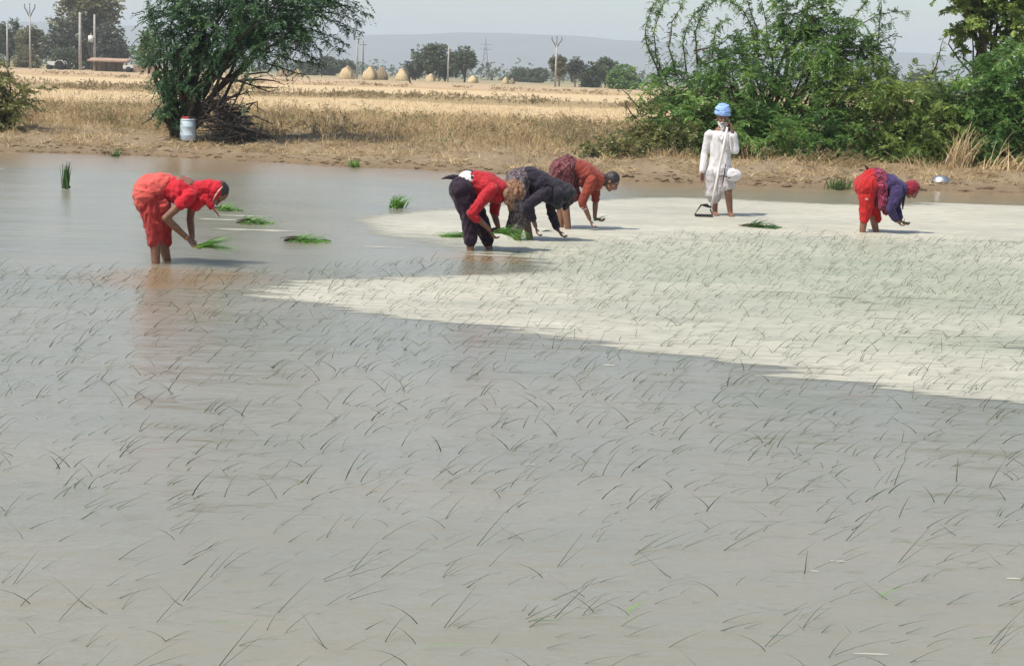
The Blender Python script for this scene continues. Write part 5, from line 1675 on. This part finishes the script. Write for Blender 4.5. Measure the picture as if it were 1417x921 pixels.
def pole(px, Yv, top, label, kind='v', pale=True, r=0.14, lean=0.0):
    g = fpt(px, Yv)
    ppm = FPX / Yv
    h = CAMH - (top - (HY + 0.035 * (px - 708))) / ppm - g.z
    root = empty('utility_pole', g, label, 'pole', 'utility poles beyond the fields')
    b = MB()
    b.tube([g + Vector((0, 0, -0.2)), g + Vector((lean, 0, h * 0.86 if kind == 'v' else h))], [r * 1.2, r * 0.8], 8)
    b.build('shaft', M['concrete' if pale else 'iron'], root)
    if kind == 'v':
        c = MB()
        t0 = g + Vector((lean, 0, h * 0.80))
        for s in (-1, 1):
            c.tube([t0, t0 + Vector((s * 0.45, 0, h * 0.10)), t0 + Vector((s * 0.75, 0, h * 0.15)), t0 + Vector((s * 0.78, 0, h * 0.19))], 0.09, 5)
        c.tube([t0, t0 + Vector((0, 0, h * 0.2))], 0.07, 5)
        c.build('crossarm', M['iron'], root)
        i_ = MB()
        for s in (-1, 0, 1):
            q = t0 + Vector((s * 0.78, 0, h * (0.19 if s else 0.2)))
            i_.lathe(q, [(0.0, 0), (0.09, 0.02), (0.06, 0.1), (0.09, 0.14), (0.03, 0.24)], 8)
        i_.build('insulators', M['iron'], root)
    elif kind == 'bar':
        c = MB()
        c.box(g + Vector((lean, 0, h * 0.9)), (1.3, 0.12, 0.12))
        c.build('crossarm', M['iron'], root)
    elif kind == 'box':
        c = MB()
        c.box(g + Vector((-0.55, -0.2, h * 0.56)), (0.85, 0.5, 1.1))
        c.lathe(g + Vector((-0.55, -0.2, h * 0.56 + 0.56)), [(0.0, 0), (0.07, 0.0), (0.09, 0.15), (0.04, 0.3)], 8)
        c.build('transformer', M['white_paint'], root)
pole(42, 255, 9, 'forked power pole rising from the yellow olive tree at the far left')
pole(10.5, 270, 34, 'short pale pole before the round dark tree at the left edge', 'plain')
pole(111, 275, 19, 'tall pale pole, left of two in front of the grove', 'bar', r=0.24)
pole(131, 285, 22, 'pale pole with a white box, right of two in front of the grove', 'box', r=0.2)
pole(494, 300, 44, 'tall white pole next to the leftmost straw stacks', 'plain', r=0.16)
pole(502, 310, 58, 'thin dark pole between the straw stacks', 'bar', False, r=0.12)
pole(620, 305, 65, 'pole standing between the two rounded trees', 'bar')
pole(769, 265, 54, 'forked power pole with pale trunks at its foot in the right distance')
py_ = fpt(671, 620)
pyo = empty('lattice_pylon', py_, 'faint lattice pylon in the haze before the hills', 'pylon')
b = MB()
H_ = 15.0
for sx in (-1, 1):
    for sy in (-1, 1):
        b.tube([py_ + Vector((sx * 1.6, sy * 1.6, -0.2)), py_ + Vector((sx * 0.35, sy * 0.35, H_ * 0.75)), py_ + Vector((0, 0, H_))], 0.09, 4)
for k in range(7):
    z0, z1 = H_ * 0.11 * k, H_ * 0.11 * (k + 1)
    w0, w1 = 1.6 - 1.25 * z0 / (H_ * 0.75), 1.6 - 1.25 * z1 / (H_ * 0.75)
    for s in (-1, 1):
        for q in (-1, 1):
            b.tube([py_ + Vector((-w0 * q, s * w0, z0)), py_ + Vector((w1 * q, s * w1, z1))], 0.05, 4)
b.build('lattice_frame', M['iron'], pyo)
b = MB()
for z in (0.72, 0.84):
    b.tube([py_ + Vector((-2.2, 0, H_ * z)), py_ + Vector((2.2, 0, H_ * z))], 0.08, 4)
b.build('crossarm', M['iron'], pyo)

# farm on the far left
Yf = 262
def fp(px, py):
    p = at(px, py, Yf)
    return p
sh = fpt(147, Yf)
sho = empty('thatched_shed', sh, 'open shed with pinkish tan roof in front of the far left grove', 'shed')
b = MB()
for dx in (-2.2, -0.6, 1.0, 2.6):
    b.tube([sh + Vector((dx, 0, -0.1)), sh + Vector((dx, 0, 1.55))], 0.10, 6)
    b.tube([sh + Vector((dx, 2.4, -0.1)), sh + Vector((dx, 2.4, 1.85))], 0.10, 6)
b.build('post', M['bark'], sho)
b = MB()
b.box(sh + Vector((0.2, 1.2, 1.78)), (6.2, 3.2, 0.22), mat=Matrix.Rotation(0.12, 3, 'X'))
b.build('roof', M['mudwall'], sho, smooth=False)
b = MB()
b.box(sh + Vector((-0.3, 2.5, 0.7)), (4.6, 0.2, 1.4))
b.build('back_wall', M['straw_dark'], sho, smooth=False)
wl = fpt(192, Yf + 2)
b = MB()
for k in range(10):
    x0 = wl.x - 2.6 + k * 0.58
    b.box((x0 + 0.29, wl.y + 0.02 * (k % 2), wl.z + 0.48), (0.578, 0.35, 1.1 + 0.25 * random.random()))
tag(b.build('mud_wall', M['mudwall'], smooth=False), 'low pinkish mud wall right of the open shed', 'wall')
ct = fpt(178, Yf - 3)
cto = empty('farm_cart', ct, 'small white cart in front of the pinkish mud wall', 'cart')
b = MB()
b.box(ct + Vector((0, 0, 0.85)), (1.5, 1.0, 0.5), mat=Matrix.Rotation(-0.12, 3, 'Y'))
b.build('tray', M['white_paint'], cto, smooth=False)
for s in (-1, 1):
    b = MB()
    b.lathe(ct + Vector((0.1, s * 0.6, 0.42)), [(0.0, -0.05), (0.42, -0.05), (0.45, 0.0), (0.42, 0.05), (0.0, 0.05)], 16, mat=Matrix.Rotation(math.pi / 2, 3, 'X'))
    b.build('wheel', M['black'], cto)
tr = fpt(82, Yf)
tro = empty('farm_tractor', tr, 'small tractor with white fender and black wheel before the far left grove', 'tractor')
b = MB()
rotx = Matrix.Rotation(math.pi / 2, 3, 'X')
for s in (-1, 1):
    w_ = MB()
    w_.lathe(tr + Vector((0.25, s * 0.7, 0.68)), [(0.0, -0.12), (0.3, -0.12), (0.55, -0.17), (0.68, -0.15), (0.68, 0.15), (0.55, 0.17), (0.3, 0.12), (0.0, 0.12)], 20, mat=rotx)
    w_.build('rear_wheel', M['black'], tro)
    w_ = MB()
    w_.lathe(tr + Vector((-1.5, s * 0.6, 0.38)), [(0.0, -0.08), (0.34, -0.10), (0.38, -0.08), (0.38, 0.08), (0.34, 0.10), (0.0, 0.08)], 16, mat=rotx)
    w_.build('front_wheel', M['black'], tro)
    w_ = MB()
    arc = [(0.25 + 0.82 * math.cos(t), 0.68 + 0.82 * math.sin(t)) for t in np.linspace(0.2, math.pi - 0.1, 12)]
    vs = [tr + Vector((x, s * 0.7 + q, z)) for (x, z) in arc for q in (-0.25, 0.25)]
    w_.add(vs, [(2 * i, 2 * i + 1, 2 * i + 3, 2 * i + 2) for i in range(11)])
    fo = w_.build('fender', M['white_paint'], tro)
    fo.modifiers.new('t', 'SOLIDIFY').thickness = 0.04
b.box(tr + Vector((-0.9, 0, 0.95)), (1.7, 0.6, 0.6))
b.box(tr + Vector((0.1, 0, 0.8)), (0.9, 0.7, 0.4))
b.build('bonnet', M['white_paint'], tro, smooth=False)
b = MB()
b.tube([tr + Vector((-1.1, 0, 1.2)), tr + Vector((-1.1, 0, 2.0))], 0.06, 6)
b.build('exhaust', M['black'], tro)
b = MB()
b.box(tr + Vector((0.45, 0, 1.25)), (0.45, 0.5, 0.12))
b.box(tr + Vector((0.68, 0, 1.5)), (0.08, 0.5, 0.45))
b.build('seat', M['black'], tro, smooth=False)

# ------------------------------------------------------------------ light
EL = R(60)
saz = Vector((-0.80, -0.60, 0)).normalized()
sdir = saz * math.cos(EL) + Vector((0, 0, math.sin(EL)))
sun = bpy.data.lights.new('sun', 'SUN')
sun.energy = 4.5
sun.angle = R(0.53)
sun.color = (1.0, 0.95, 0.84)
so = bpy.data.objects.new('sun', sun)
COL.objects.link(so)
so.rotation_euler = sdir.to_track_quat('Z', 'Y').to_euler()
so.location = (0, 0, 60)
world = bpy.data.worlds.new('World')
scene.world = world
world.use_nodes = True
nt = world.node_tree
nt.nodes.clear()
wo = nt.nodes.new('ShaderNodeOutputWorld')
bgn = nt.nodes.new('ShaderNodeBackground')
sky = nt.nodes.new('ShaderNodeTexSky')
sky.sky_type = 'NISHITA'
sky.sun_disc = False
sky.sun_elevation = EL
sky.sun_rotation = math.atan2(saz.x, saz.y)
sky.air_density = 1.0
sky.dust_density = 1.6
sky.ozone_density = 0.7
bgn.inputs[1].default_value = 0.15
nt.links.new(sky.outputs[0], bgn.inputs[0])
nt.links.new(bgn.outputs[0], wo.inputs[0])

vs_ = scene.view_settings
scene.display_settings.display_device = 'sRGB'
vs_.view_transform = 'Standard'
vs_.look = 'None'
vs_.exposure = 0.12
vs_.gamma = 1.0
scene.cycles.max_bounces = 8
scene.cycles.transparent_max_bounces = 12
scene.cycles.volume_bounces = 1
